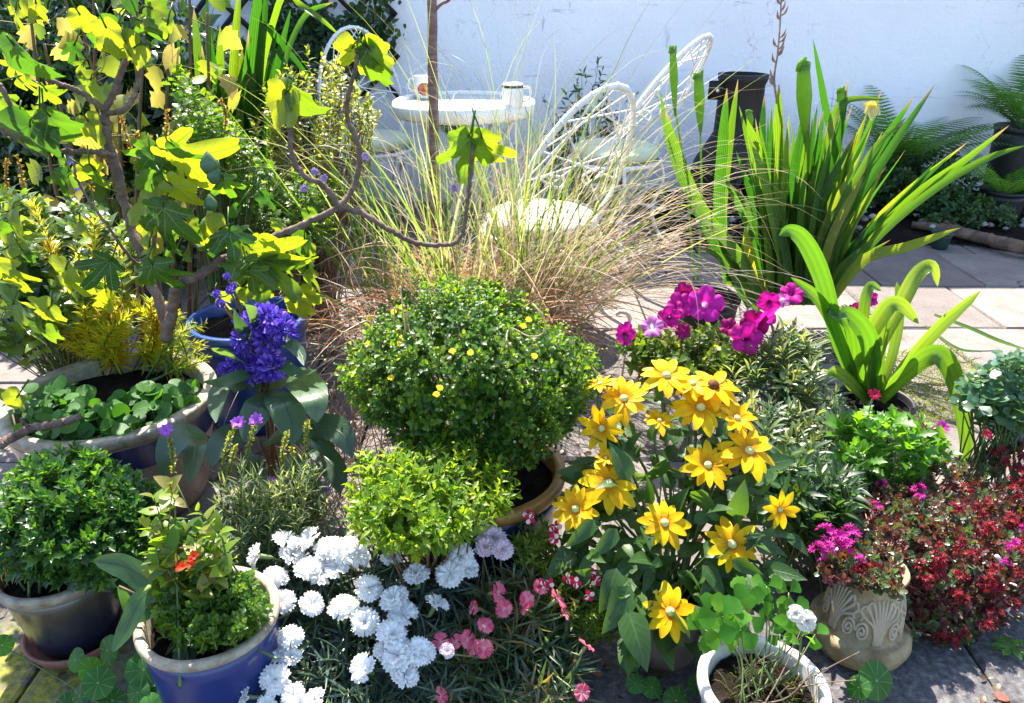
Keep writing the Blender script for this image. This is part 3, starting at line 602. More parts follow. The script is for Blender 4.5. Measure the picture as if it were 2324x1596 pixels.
m = N('weathered_white'); c = m.ramp(m.noise(25, 6, .65), [(.3, (.30, .28, .25)), (.5, (.50, .48, .44)), (.7, (.62, .60, .57))]); M_WRIM = m.end(m.pbr(c, .6, .3, 0, m.bump(m.noise(60, 4), .2, .003))); M_PALEB = plain('pale_blue_glaze', [(.12, .14, .24), (.26, .28, .38)], .4, .4, 10, .1)
pot('white_rimmed_pot', 'pale blue pot with a worn white rim and dark compost, lower right', WPC, WPR, .16, (M_PALEB, M_WRIM), .012, .8, .03, soil_drop=.022)
M_BLKP = plain('black_plastic', [(.010, .010, .011), (.022, .021, .022)], .5, .4, 6)
TALLC = P(2285, 430, 4.36) * A(1, 1, 0); pot('tall_planter', 'tall black planter by the white wall with the far dark fern in it', TALLC, .14, .50, (M_BLKP, M_BLKP), .008, .8, .03)
FERNC = G(2282, 522, 0) + A(0, .1, 0); pot('black_pot', 'black plastic pot with the bright fern by the white wall', FERNC, .115, .2, (M_BLKP, M_BLKP), .006, .8, .025)
M_GRNP = plain('green_plastic', [(.012, .035, .028), (.02, .05, .04)], .4, .4, 6)
pot('green_pot', 'little dark green pot on the shaded slabs beside the log', G(2140, 568, 0) + A(0, .04, 0), .048, .085, (M_GRNP, M_GRNP), .004, .8, .014)
M_TEALP = glaze('teal_glaze', (.03, .10, .14), (.06, .18, .24), .3)
pot('teal_pot', 'teal glazed pot at the right edge under the columbine leaves', G(2345, 1010, 0) + A(0, .09, 0), .10, .2, (M_TEALP, M_TEALP), .010, .8, .02)
pot('clay_pot', 'small dark pot hidden among petunias and wallflower leaves', G(1600, 800, 0) + A(0, .05, 0), .11, .2, (M_BLKP, M_BLKP), .006, .8, .02)
SLC = G(1985, 905, .17) * A(1, 1, 0); pot('nursery_pot', 'black nursery pot under the broad strap leaves', SLC, .10, .17, (M_BLKP, M_BLKP), .005, .8, .02)

# ------------------------------------------------------------------ cast stone urn with scroll relief
m = N('cast_stone'); nz = m.noise(18, 6, .65); c = m.ramp(nz, [(.3, (.15, .10, .05)), (.5, (.30, .22, .12)), (.7, (.42, .34, .22))]); c = m.mix(m.mapr(m.noise(6, 5, .6), .52, .66, 0, .6), c, (.20, .165, .13))
M_URN = m.end(m.pbr(c, .85, .2, 0, m.bump(m.math('ADD', m.noise(110, 5, .7), nz), .5, .004)))
m = N('relief_stone'); c = m.ramp(m.noise(22, 5), [(.3, (.34, .27, .18)), (.7, (.48, .40, .29))]); M_REL = m.end(m.pbr(c, .8, .2, 0, m.bump(m.noise(120, 4), .3, .002)))
uc = G(1946, 1436, .02) * A(1, 1, 0); k = S(G(1946, 1436, .02)); Rb = 108 * k
t = thing('stone_urn', 'cream cast-stone urn with fleur and scroll relief, red stonecrop spilling over it', 'urn', uc)
UH = .188
prof = [(0, 0), (Rb * .8, 0), (Rb * .95, .008), (Rb * 1.02, .028), (Rb * .99, .046), (Rb * .91, .057), (Rb * .82, .055), (Rb * .76, .059), (Rb * .74, .078), (Rb * .71, .11), (Rb * .64, .14), (Rb * .57, .157), (Rb * .56, .164), (Rb * .60, .174), (Rb * .66, UH), (Rb * .62, UH + .004), (Rb * .54, UH - .004), (Rb * .5, UH - .03), (0, UH - .03)]
b = MB(); lathe(b, prof, uc, 56, wob=.008); part('urn_body', b, M_URN, t)
pz = np.array([p[1] for p in prof[7:12]]); pr = np.array([p[0] for p in prof[7:12]])
def on_urn(a, z_, lift=.0025): r_ = np.interp(z_, pz, pr) + lift; return uc + A(r_ * math.sin(a), -r_ * math.cos(a), z_)
for a0 in (-.02, 1.25, -1.25, 2.5, -2.5):
    b = MB(); fa = a0
    for q in range(9):                  # a fan of fine ribs that part and curl over at their ends
        w_ = (q - 4) / 4.; top_z = .158 - .028 * w_ * w_; e_ = .62 * w_
        pts = [(.10 * w_, .060), (.11 * w_, .085), (.2 * w_, .110 - .004 * abs(w_)), (.45 * w_ + .02, top_z - .012), (e_, top_z)]
        if abs(w_) > .3: pts += [(e_ + .10 * (1 if w_ > 0 else -1), top_z - .007), (e_ + .11 * (1 if w_ > 0 else -1), top_z - .017), (e_ + .04 * (1 if w_ > 0 else -1), top_z - .019)]
        tube(b, [on_urn(fa + a_, z_, .0005) for a_, z_ in pts], [.0026, .003, .0036, .0028, .002], 7, 26)
    for sg in (-1, 1):
        pts = [on_urn(fa + sg * (.44 + (.17 * (1 - q / 19.)) * math.cos(q * .75)), .086 + (.023 * (1 - q / 19.)) * math.sin(q * .75), .0008) for q in range(18)]
        tube(b, pts, [.0032, .0028, .0032], 7, 50)
    part('scroll_relief', b, M_REL, t)

# white wire hoop and fallen bits
b = MB(); hp = [G(2030, 1438, .03), G(2120, 1437, .02), G(2200, 1428, .02), G(2262, 1405, .02), G(2292, 1375, .04), G(2297, 1335, .07), G(2285, 1295, .11), G(2262, 1262, .15)]
m = N('cane_white'); c = m.ramp(m.noise(45, 4), [(.4, (.55, .50, .44)), (.6, (.8, .77, .72))]); M_CANE = m.end(m.pbr(c, .5, .4)); tube(b, hp, .0042, 8, 50)
top('plant_support', b, M_CANE, 'white bent cane hoop lying round the red stonecrop, right', 'plant hoop')

# ================================================================== PLANTS
M_STEM = plain('green_stem', [(.06, .10, .025), (.10, .15, .04)], .5, .4, 20)
M_STEMR = plain('reddish_stem', [(.10, .06, .03), (.16, .10, .05)], .6, .3, 20)
M_TWIG = plain('dry_twig', [(.12, .075, .05), (.24, .17, .12)], .8, .2, 30)
def on_disc(rg, n, c, r):
    a = rg.random(n) * 6.2832; q = np.sqrt(rg.random(n)) * r; return np.stack([c[0] + q * np.cos(a), c[1] + q * np.sin(a), np.full(n, float(c[2]))], 1)
def pix(rg, n, box_, Y, zmin=.02):
    """points spread through a region of the bed seen between u0,v0,u1,v1, at distances Y0..Y1"""
    out = []
    for _ in range(n):
        p = P(rg.uniform(box_[0], box_[2]), rg.uniform(box_[1], box_[3]), rg.uniform(*Y)); p[2] = max(p[2], zmin); out.append(p)
    return np.array(out)

# ------------------------------------------------------------------ fig tree in the big tub
def fig_tpl(floor_, lobes, sig, droop, fold, notch=.1, seed=0):
    n = 150; th = np.linspace(-math.pi / 2 + .02, 1.5 * math.pi - .02, n); rg = np.random.default_rng(seed)
    r = np.full(n, 0.)
    for a, L in lobes: r = np.maximum(r, L * np.exp(-(np.abs(th - R(a)) / sig) ** 4))
    base = floor_ * np.clip((np.sin((th + math.pi / 2) / 2)) ** .5, notch, 1); r = np.maximum(r, base)
    r = np.convolve(np.pad(r, 2, 'edge'), [.1, .2, .4, .2, .1], 'valid') * (1 + .018 * np.sin(th * 31 + 1) + .012 * np.sin(th * 53))
    rr = np.array([.02, .2, .4, .6, .8, .93, 1.]); V = []; UV = []
    k1, k2 = rg.random(2) * 6
    for q in rr:
        x, y = q * r * np.cos(th), q * r * np.sin(th)
        z = -droop * (np.clip(y, -.2, 2) ** 2 + .6 * x * x) + fold * np.abs(x) + .035 * np.sin(x * 7 + k1) * q + .03 * np.sin(y * 8 + k2) * q
        V.append(np.stack([x, y - droop * .2 * y * np.abs(y), z], 1)); UV.append(np.stack([x + .5, y], 1))
    i, j = np.meshgrid(np.arange(len(rr) - 1), np.arange(n - 1), indexing='ij')
    Q = np.stack([i * n + j, (i + 1) * n + j, (i + 1) * n + j + 1, i * n + j + 1], -1).reshape(-1, 4)[:, ::-1]
    return np.concatenate(V), Q, np.concatenate(UV)
L5 = ((90, 1.), (45, .86), (135, .86), (2, .5), (178, .5)); L3 = ((90, 1.), (42, .72), (138, .72))
FIGS = {'d': fig_tpl(.42, L5, .35, .22, .12, seed=1), 'D': fig_tpl(.36, L5, .33, .38, .2, seed=2), 's': fig_tpl(.64, L3, .40, .3, .18, seed=3),
        'u': fig_tpl(.55, ((90, 1.), (58, .80), (122, .80)), .42, .25, .25, seed=4), 'f': fig_tpl(.5, L3, .3, .25, .75, seed=5)}
FIGMAT = leafmat('fig_leaf', [(.018, .055, .010), (.035, .085, .014), (.055, .12, .018)], [(.035, .13, .008), (.10, .25, .010), (.26, .42, .010), (.56, .60, .014)], .46, .40, .5, veincol=(.26, .36, .13), fig=True)
fig = thing('fig_tree', 'fig tree with lobed glowing leaves and bare crooked branches, rising from the large buff tub', 'tree', BIGC + A(.1, .02, .26))
b = MB(); fy = BIGC[1] + .02; brg = np.random.default_rng(17)
def br(pts, r0, r1, n=None):
    q = [P(u, v, y) for u, v, y in pts]; k0 = S(q[0]); nn = n or 9 * len(pts); w = smooth_path(q, nn) + brg.normal(0, .0011, (nn, 3)); rr_ = np.interp(np.arange(nn), np.linspace(0, nn - 1, 2), [r0 * .8, r1 * .8]) * k0 * (1 + .07 * np.sin(np.arange(nn) * 1.9) + brg.normal(0, .06, nn)); tube(b, w, rr_, 9)
br([(378, 770, fy), (392, 700, fy), (402, 650, fy - .02), (450, 628, fy), (505, 590, fy + .02), (600, 546, fy + .06), (690, 510, fy + .1), (770, 470, fy + .12)], 17, 9)
br([(770, 470, fy + .12), (735, 420, fy + .12), (690, 400, fy + .1), (662, 350, fy + .1), (658, 280, fy + .1), (655, 210, fy + .1)], 9, 6)
br([(770, 470, fy + .12), (805, 420, fy + .15), (815, 340, fy + .15), (790, 270, fy + .14), (790, 220, fy + .12), (808, 150, fy + .12), (812, 105, fy + .12)], 9, 5)
br([(770, 472, fy + .12), (820, 484, fy + .12), (880, 520, fy + .1), (940, 550, fy + .1), (1010, 556, fy + .1), (1045, 540, fy + .1), (1058, 480, fy + .1), (1066, 420, fy + .1), (1072, 330, fy + .1)], 9, 5)
br([(382, 750, fy), (330, 600, fy + .06), (285, 470, fy + .12), (268, 400, fy + .14), (245, 320, fy + .15), (235, 260, fy + .15)], 15, 13)
br([(235, 260, fy + .15), (262, 200, fy + .15), (285, 140, fy + .16), (312, 90, fy + .16), (300, 40, fy + .18), (285, -10, fy + .18), (275, -60, fy + .18)], 10, 6)
br([(235, 262, fy + .15), (285, 245, fy + .13), (310, 200, fy + .12), (312, 150, fy + .12), (300, 110, fy + .13), (306, 60, fy + .13), (330, 0, fy + .13), (335, -50, fy + .13)], 8, 5)
br([(238, 250, fy + .15), (200, 220, fy + .12), (150, 195, fy + .1), (105, 180, fy + .08)], 9, 6)
br([(258, 352, fy + .14), (210, 345, fy + .1), (120, 343, fy + .08), (70, 335, fy + .06), (20, 305, fy + .05), (-30, 285, fy + .05)], 8, 6)
br([(245, 300, fy + .15), (205, 297, fy + .2), (170, 300, fy + .25)], 6, 5)
br([(60, 270, fy + .06), (90, 300, fy + .06), (130, 300, fy + .1)], 5, 3)
br([(0, 190, fy + .0), (25, 240, fy), (60, 275, fy + .04), (88, 305, fy + .05)], 7, 6)
br([(180, 945, fy - .24), (120, 965, fy - .26), (75, 970, fy - .27), (35, 990, fy - .28), (-20, 1020, fy - .30)], 11, 13)
br([(75, 972, fy - .27), (55, 962, fy - .28), (48, 950, fy - .28)], 6, 4)
br([(330, 600, fy + .06), (300, 590, fy + .02), (235, 500, fy), (180, 420, fy), (165, 370, fy)], 5, 3)
br([(375, 770, fy + .02), (350, 560, fy + .1), (362, 480, fy + .1), (372, 440, fy + .1)], 7, 5)
br([(505, 590, fy + .02), (560, 600, fy - .02), (585, 605, fy - .04)], 5, 3)
rg = np.random.default_rng(21); V = b.V; 
part('trunk', b, M_BARK, fig)
fl = []
def FL(u0, v0, u1, v1, kind='d', Y=0., dz=0., roll=0., w=1., rn=None, face=0.):
    """a leaf from its stalk end to its tip; dz tips the far end away, roll turns it about its midrib"""
    fl.append((u0, v0, u1, v1, kind, fy + Y, dz, roll, w, rn, face))
for a in ((30, 100, 92, 215, 'u', -.02, .02, .35), (112, 262, 172, 345, 'u', 0, .02, .2), (68, 286, 52, 400, 's', 0, .02, -.3), (-5, 225, 62, 312, 'd', .05, .05, .3),
          (268, 60, 240, 130, 'u', .1, .03, -.3), (322, 50, 352, 120, 'd', .08, .02, .2), (290, -10, 262, 40, 's', .1, .02, 0), (105, 205, 138, 252, 'd', .12, .04, .1), (240, 60, 275, 150, 'u', .05, 0, .4),
          (812, 108, 820, 198, 'd', .12, .02, .1, .95, .9), (800, 108, 765, 168, 's', .12, .04, -.4, .9, .95), (835, 108, 905, 168, 's', .12, .02, .5, .8, .85), (838, 112, 884, 228, 'u', .12, .04, .9, .55, .5),
          (650, 212, 600, 250, 's', .1, .03, -.2, 1., .95), (648, 218, 618, 322, 's', .1, .02, .1, .9, .97), (672, 208, 738, 305, 'u', .12, .05, .9, .5, .6),
          (1068, 310, 1044, 432, 'd', .1, .02, -.25, .95, .6), (1094, 312, 1116, 432, 'd', .1, .02, .45, .8, .8), (1060, 312, 1012, 372, 's', .1, .03, -.5, .7, .7),
          (348, 345, 318, 430, 'd', .08, .03, -.2), (345, 350, 365, 440, 'd', .06, .01, 0, 1., .2), (378, 340, 535, 478, 'D', .04, .02, .7, .85, .9), (400, 350, 470, 420, 'D', .08, .05, .6, .8, .85), (395, 330, 450, 385, 's', .0, .0, .9, .8, .3),
          (352, 462, 282, 500, 's', .02, .02, -.1, 1.2, .99), (372, 472, 372, 602, 'd', -.04, -.01, 0, 1.08, .35), (392, 420, 476, 484, 's', .0, .02, .5, .8, .95), (350, 400, 300, 435, 'u', .0, .0, -.6, .8, .4),
          (522, 526, 535, 600, 'D', -.06, -.04, 0, 1.45, .15), (500, 520, 440, 560, 's', .0, .02, -.2, .9, .98), (520, 540, 430, 615, 'u', -.02, .0, -.8, .5, .3), (552, 590, 520, 625, 'u', -.03, -.08, .2, 1.1, .5), (566, 612, 588, 700, 'D', -.05, .01, .1, 1., .45),
          (570, 560, 720, 648, 'd', .0, .02, .5, .8, .8), (600, 548, 668, 590, 's', .04, .05, .2, .9, .9), (590, 590, 690, 690, 'd', .02, .03, .3, .8, .6), (480, 500, 450, 545, 's', .08, .02, 0, 1, .7),
          (346, 600, 392, 690, 'd', -.08, .0, .1, 1.15, .35), (340, 560, 325, 610, 's', -.02, .02, .2, 1., .99), (330, 580, 365, 560, 's', -.02, 0, -.3, .8, .97), (248, 592, 186, 676, 'D', -.06, -.03, -.4, .85, .1), (385, 530, 385, 602, 'u', -.02, .01, .3, .8, .4),
          (-5, 600, 60, 690, 'd', .0, .03, .3, 1.1, .85), (20, 560, 70, 520, 's', .05, .0, 0, .8, .9), (60, 575, 85, 600, 'u', .05, .0, 0, .9, .3), (20, 480, 60, 470, 'u', .1, 0, 0, .9, .9), (0, 520, 50, 560, 's', .1, .02, .2, 1., .4),
          (595, 440, 632, 482, 'f', .05, .0, .4, .9, .1), (190, 380, 245, 425, 's', .1, .03, .1, 1., .95), (215, 385, 260, 450, 'u', .08, .03, .4, .7, .6), (400, 445, 420, 425, 's', .08, .02, 0, .8, .8), (540, 470, 520, 500, 'u', .05, 0, 0, .7, .2),
          (155, 400, 128, 470, 'f', .03, 0, .3, .7, .2), (330, 505, 300, 545, 's', .05, .02, 0, .9, .9), (420, 500, 460, 540, 's', .06, .02, 0, .8, .5), (110, 700, 55, 760, 'd', -.1, .02, -.2, .9, .85), (100, 745, 105, 800, 's', -.05, .02, .1, .9, .6), (640, 520, 610, 490, 'u', .1, 0, 0, .8, .8), (700, 480, 720, 520, 's', .15, 0, .2, .8, .5), (-10, 890, 30, 955, 'd', -.15, .02, .2, 1, .7), (40, 900, 5, 940, 's', -.2, 0, 0, .9, .9), (150, 610, 120, 680, 'd', -.02, .02, 0, 1, .9), (180, 620, 215, 690, 's', 0, .03, .2, .9, .8), (60, 40, 95, 0, 'd', .1, .02, 0, 1, .9), (180, 30, 215, 85, 's', .1, .02, .1, 1., .95), (30, 690, -10, 770, 'd', -.05, .02, 0, 1.1, .7)):
    FL(*a)
rg = np.random.default_rng(77)
for _ in range(44):
    u, v = ((rg.uniform(-10, 520), rg.uniform(330, 690)), (rg.uniform(540, 700), rg.uniform(540, 680)), (rg.uniform(-10, 400), rg.uniform(-20, 330)))[0 if _ < 10 else 1 if _ < 24 else 2]; s_ = rg.uniform(40, 80); a = rg.normal(1.5, .7); FL(u, v, u + s_ * math.cos(a), v + s_ * math.sin(a), 'dDsu'[rg.integers(4)], rg.uniform(.0, .22), rg.uniform(-.02, .04), rg.normal(0, .5), rg.uniform(.7, 1.05), float(rg.choice((.15, .4, .75, .95))))
rg = np.random.default_rng(8); groups = {}; fb = MB()
for u0, v0, u1, v1, kd, y, dz, roll, w, rn, face in fl:
    p0, p1 = P(u0, v0, y), P(u1, v1, y + dz); d = p1 - p0; L = np.linalg.norm(d); d = d / L
    up = nrm(A(0, -1, .55) + A(rg.normal(0, .18), 0, rg.normal(0, .15))); sd = nrm(np.cross(d, up)); up = nrm(np.cross(sd, d)); up = up * math.cos(roll) + sd * math.sin(roll)
    groups.setdefault(kd, []).append((p0, d, up, L, rg.random() if rn is None else rn, w))
    e = p0 - d * .035 + A(rg.normal(0, .008), .01, rg.normal(0.008, .01)); tube(fb, [p0 + d * .003, p0 - d * .016 + up * .004, e], [.0022, .0018, .002], 5)
b = fb
for kd, rows in groups.items():
    V0, Q0, U0 = FIGS[kd]
    for r in rows:                      # every leaf curls, twists and waves in its own way
        V = V0.copy(); x, y = V[:, 0], V[:, 1]; k = rg.normal(size=7)
        V[:, 2] += (-.12 + .30 * k[0]) * x * x + (-.12 + .28 * k[1]) * y * y + .34 * k[2] * x * y + .05 * np.sin(x * 6 + 3 * k[3]) * y + .035 * np.sin(y * 9 + 3 * k[4]) + .03 * np.sin((x * 3 + y * 5) * 2.4 + k[5])
        V[:, 0] += .10 * k[6] * y * y
        place(b, (V, Q0, U0), np.array([r[0]]), np.array([r[1]]), np.array([r[2]]), r[3] * .88, r[4], r[5])
part('leaves', b, FIGMAT, fig)
M_FIG = plain('fig_fruit', [(.045, .10, .045), (.08, .15, .06)], .5, .4, 25, .15)
for u, v, rr in ((478, 512 - 50, 15), (382, 408, 0), (474, 373, 20), (487, 398, 18)):
    if rr:
        bb = MB(); p = P(u, v, fy + .02); k = S(p) * rr; lathe(bb, [(0, -1.15 * k), (.6 * k, -1. * k), (k, -.3 * k), (.92 * k, .3 * k), (.5 * k, .95 * k), (.18 * k, 1.35 * k), (0, 1.5 * k)], p, 18); part('fig_fruit', bb, M_FIG, fig)

# ------------------------------------------------------------------ plants under the fig, in the tub
rg = np.random.default_rng(31); topz = .27; g = MB(); st = MB()
AMS = leafmat('feathery_leaf', [(.20, .26, .02), (.34, .36, .025), (.46, .38, .03), (.44, .22, .025)], [(.55, .68, .03), (.80, .78, .04), (.88, .74, .05), (.8, .45, .04)], .5, .45, .35)
def leafy_stem(base, tip, nl, ls, tpl, lo=.15, bend=.02, rr=(0, 1), tilt=58):
    q = smooth_path([base, (base + tip) / 2 + rg.normal(0, bend, 3), tip], 24); tube(st, q, [.003, .0014], 5)
    f = rg.uniform(lo, 1, nl) ** .8; i = np.clip((f * 23).astype(int), 0, 22); pos = q[i]; t = nrm(q[i + 1] - q[i])
    ph = np.arange(nl) * 2.4; x = nrm(np.cross(t, A(.3, .2, .9) + rg.normal(0, .01, 3))); y = np.cross(t, x); rad = np.cos(ph)[:, None] * x + np.sin(ph)[:, None] * y
    tl = np.radians(tilt - 30 * f) + rg.normal(0, .2, nl); d = t * np.cos(tl)[:, None] + rad * np.sin(tl)[:, None]; un = t * np.sin(tl)[:, None] - rad * np.cos(tl)[:, None]
    r0 = rg.uniform(*rr); place(g, tpl, pos, d, un, ls * rg.uniform(.7, 1.2, nl) * (1.15 - .5 * f), np.clip(r0 + rg.normal(0, .1, nl), 0, 1))
zt = BIGC + A(0, 0, topz); NEED = leaf_tpl([0, .3, .7, 1], [.03, .055, .045, .006], .3, .25)
for (ub, vb, ut, vt, y, r_) in ((235, 850, 190, 700, 0, (.35, .7)), (268, 845, 232, 640, .02, (.5, .9)), (280, 850, 248, 610, .03, (.5, .9)), (262, 850, 210, 660, .06, (.3, .6)), (300, 845, 300, 690, .08, (.3, .6)), (215, 840, 150, 640, .05, (.3, .6)), (320, 830, 340, 680, .05, (.2, .5)), (240, 830, 130, 620, .1, (.2, .5)), (200, 830, 105, 540, .12, (.6, .95)), (190, 820, 70, 450, .15, (.5, .9)), (225, 820, 170, 560, .12, (.1, .4)), (355, 830, 365, 700, .06, (.8, 1)), (345, 820, 372, 690, .08, (.3, .6)), (250, 845, 262, 700, .0, (.6, .9)), (270, 850, 290, 720, -.02, (.3, .6)), (180, 800, 20, 560, .1, (.2, .5)), (160, 800, 40, 640, .05, (.2, .5)), (230, 810, 215, 500, .14, (.4, .7)), (290, 820, 270, 560, .12, (.3, .6)), (210, 830, 175, 590, .08, (.6, .95))):
    p0 = G(ub, vb, topz); leafy_stem(p0, P(ut, vt, p0[1] + y * .6 - .04), 150, .052, NEED, .12, .025, r_)
for q in range(16):                     # the low feathery mound at the right of the tub
    p0 = G(350 + rg.uniform(-20, 50), 850 + rg.uniform(-15, 20), topz); leafy_stem(p0, P(rg.uniform(350, 475), rg.uniform(690, 840), p0[1] + rg.uniform(-.03, .06)), 55, .034, NEED, .2, .02, (.0, .45), 62)
t = thing('feathery_perennial', 'yellowing narrow-leaved stems standing under the fig in the large buff tub', 'plant', zt); part('foliage', g, AMS, t); part('stems', st, M_STEM, t)
g = MB(); VIO = leafmat('violet_leaf', [(.02, .07, .018), (.035, .11, .024), (.06, .15, .03)], None, .35, .5, .3, vein=.5, veincol=(.08, .16, .06))
n = 330; a = rg.uniform(-3.3, .3, n); q = BIGR * rg.uniform(.25, .86, n); pos = np.stack([BIGC[0] + q * np.cos(a), BIGC[1] + q * np.sin(a), topz + rg.uniform(.0, .05, n)], 1); d = rand_dirs(rg, n, .2); d[:, 2] *= .4
place(g, ROUND, pos, d, np.tile(A(0, -.45, 1), (n, 1)) + rg.normal(0, .3, (n, 3)), rg.uniform(.024, .042, n), rg.random(n))
st = MB(); sticks(st, pos * A(1, 1, 0) + A(0, 0, topz - .02), pos, .0012, .001)
t = thing('sweet_violet', 'low round glossy green leaves carpeting the front of the large buff tub', 'plant', zt + A(0, -.1, 0)); part('leaves', g, VIO, t); part('stems', st, M_STEM, t)

# ------------------------------------------------------------------ dense daisy bush (centre) and its cousins
def leafy_dome(name, label, c, r, nsh, nl, ls, tpl, mat, foot, seed, slen=.05, tilt=(80, 20), lo=-.25, thick=.22, lump=.12, upb=.35, stemmat=None, rr=(0, 1), cat='bush', wid=1., extra=True, group=None):
    rg = np.random.default_rng(seed); t = thing(name, label, cat, foot, group); g = MB(); st = MB()
    pos, nr_ = dome(rg, nsh, c, r, lo, thick, lump, seed); d = nrm(nr_ + A(0, 0, upb) + rg.normal(0, .25, nr_.shape))
    shoots(g, st, rg, pos, d, nl, slen, ls, tpl, tilt, .25, rr, .0011, wid)
    if extra:                           # branches from the foot into the crown
        k = min(70, len(pos)); pk = pos[rg.choice(len(pos), k, False)]; b0 = np.asarray(foot) + rg.normal(0, .03, (k, 3)) * A(1, 1, 0)
        mid = (b0 + pk) / 2 * A(1, 1, 1) + A(0, 0, .02); sticks(st, b0, mid, .003, .002); sticks(st, mid, pk, .002, .001)
    part('foliage', g, mat, t); part('stems', st, stemmat or M_STEM, t); return t, pos, nr_
DAISY = leafmat('daisy_bush_leaf', [(.018, .050, .014), (.042, .095, .020), (.08, .15, .024), (.14, .19, .03)], None, .40, .42, .5)
bc = P(1080, 848, BUSHC[1] + .06); kb = S(bc); BF = BUSHC + A(0, 0, .24)
bush, bpos, bn = leafy_dome('daisy_bush', 'dense round green bush dotted with tiny yellow daisies and buds, centre', bc, (264 * kb, .23, 196 * kb), 2300, 9, .0175, CRISP, DAISY, BF, 41, .04, (82, 22), -.75, .28, .12, .3)
M_YEL = petalmat('daisy_yellow', [(.82, .56, .01), (.86, .62, .015)], None, .25); M_BUD = plain('bud', [(.14, .19, .06), (.26, .29, .13)], .6, .3, 90)
def radial_flower(nm, np_, L, W, mat, layers=1, tilt=.15, seed=0, r0=.12, tpl=None):
    rg = np.random.default_rng(seed); g = MB(); tp = tpl or leaf_tpl(np.linspace(0, 1, 6), [W * .35, W * .8, W, W * .98, W * .72, W * .12], .15, .2)
    for l in range(layers):
        n = np_; a = (np.arange(n) + .5 * l) * 6.2832 / n + rg.normal(0, .06, n); d = np.stack([np.cos(a), np.sin(a), tilt + .22 * l + rg.normal(0, .13, n)], 1)
        place(g, tp, np.stack([np.cos(a), np.sin(a), 0 * a], 1) * r0 * L + A(0, 0, .002 * l), d, np.tile(A(0, 0, 1.), (n, 1)), L * (1 - .14 * l) * rg.uniform(.82, 1.08, n), rg.random(n), rg.uniform(.9, 1.1, n))
    me = g.mesh(nm); me.materials.append(mat); return me
small_daisy = radial_flower('daisy_petals', 9, .0064, .30, M_YEL, 1, .2, 1)
dd = MB(); lathe(dd, [(0, .003), (.003, .0022), (.0042, 0), (.0038, -.003), (0, -.004)], n=10); bud_me = dd.mesh('bud')
for u, v in ((888, 857), (913, 768), (908, 780), (838, 722), (893, 708), (912, 698), (990, 895), (998, 880), (1213, 808), (1068, 800), (1187, 740), (1200, 726), (835, 780), (1026, 797)):
    d0 = ray(u, v)                      # where that sight line meets the dome
    q = (A(0, 0, CAM_H) - bc) / A(264 * kb, .23, 196 * kb); e = d0 / A(264 * kb, .23, 196 * kb); aa, bb_, cc_ = e @ e, 2 * q @ e, q @ q - 1.14; di = bb_ * bb_ - 4 * aa * cc_
    s_ = (-bb_ - math.sqrt(di)) / (2 * aa) if di > 0 else -bb_ / (2 * aa); p = A(0, 0, CAM_H) + d0 * s_
    o = put('flower', small_daisy, M_YEL, bush, p, A(rng0 := .1, -.6, .9), u * .7, 1.)
idx = np.random.default_rng(4).permutation(len(bpos)); cnt = 0
for i in idx:
    if bn[i][1] < .3 and bn[i][2] > -.35 and cnt < 90:
        p = bpos[i] + bn[i] * .03 + A(0, 0, .012); put('bud', bud_me, M_BUD, bush, p, bn[i] + A(0, 0, 1), 0, .5 + .12 * (cnt % 3)); cnt += 1
LIME = leafmat('lime_leaf', [(.055, .115, .015), (.11, .18, .02), (.19, .25, .025)], None, .42, .4, .45)
lc = P(955, 1130, 1.12); kl = S(lc); LF = A(lc[0], lc[1] + .09, .02)
leafy_dome('lime_chrysanthemum', 'lime green leafy clump with yellowing stems in front of the round daisy bush', lc, (178 * kl, .13, 92 * kl), 250, 12, .030, CRISP, LIME, LF, 43, .06, (76, 30), -.35, .35, .18, .6, M_STEMR, wid=.55)
CHRY = leafmat('chrysanthemum_leaf', [(.013, .045, .016), (.024, .072, .022), (.04, .105, .026), (.08, .16, .03)], None, .32, .36, .6)
kc = S(CHRC + A(0, 0, .3)); cc2 = P(170, 1170, CHRC[1] + .02)
leafy_dome('chrysanthemum', 'dark green chrysanthemum bush filling the streaked glazed pot at lower left', cc2, (195 * kc, .15, 140 * kc), 620, 13, .032, CRISP, CHRY, CHRC + A(0, 0, .18), 44, .055, (72, 16), -.6, .3, .18, .6, wid=.62)

# ------------------------------------------------------------------ tawny grass clump and the young trunk
rg = np.random.default_rng(51); gc = A(P(1075, 650, 2.42)[0], 2.42, 0.0); t = thing('ornamental_grass', 'tall tawny grass clump with arching thin blades in front of the table', 'grass clump', gc)
GRS = leafmat('green_grass', [(.05, .115, .02), (.09, .155, .03), (.15, .19, .05), (.21, .23, .13)], [(.16, .34, .02), (.30, .44, .04), (.48, .52, .10), (.6, .6, .32)], .42, .4, .5, tipcol=(.36, .30, .20), tip=(.7, 1.))
TAN = leafmat('tan_grass', [(.24, .095, .05), (.36, .18, .095), (.45, .28, .165), (.68, .60, .48)], [(.35, .15, .07), (.5, .28, .14), (.62, .42, .24), (.75, .62, .44)], .35, .6, .3)
g = MB()
for (uc_, n, sp, lx) in ((1000, 44, .08, -.05), (880, 34, .07, -.22), (1185, 64, .06, .15), (1290, 18, .08, .30), (1090, 16, .1, 0)):
    p = on_disc(rg, n, A(P(uc_, 650, 2.42)[0], 2.42, .10), sp); d = np.stack([rg.normal(lx, .24, n), rg.normal(-.02, .25, n), np.ones(n)], 1)
    blades(g, rg, p, d, rg.uniform(.45, 1.0, n), rg.uniform(.004, .0085, n), rg.uniform(.05, .55, n), 12, .15, .5, .25, (0, .8))
n = 130; p = on_disc(rg, n, gc + A(.05, 0, .15), .24); d = np.stack([rg.normal(.02, .42, n), rg.normal(0, .3, n), np.ones(n)], 1)
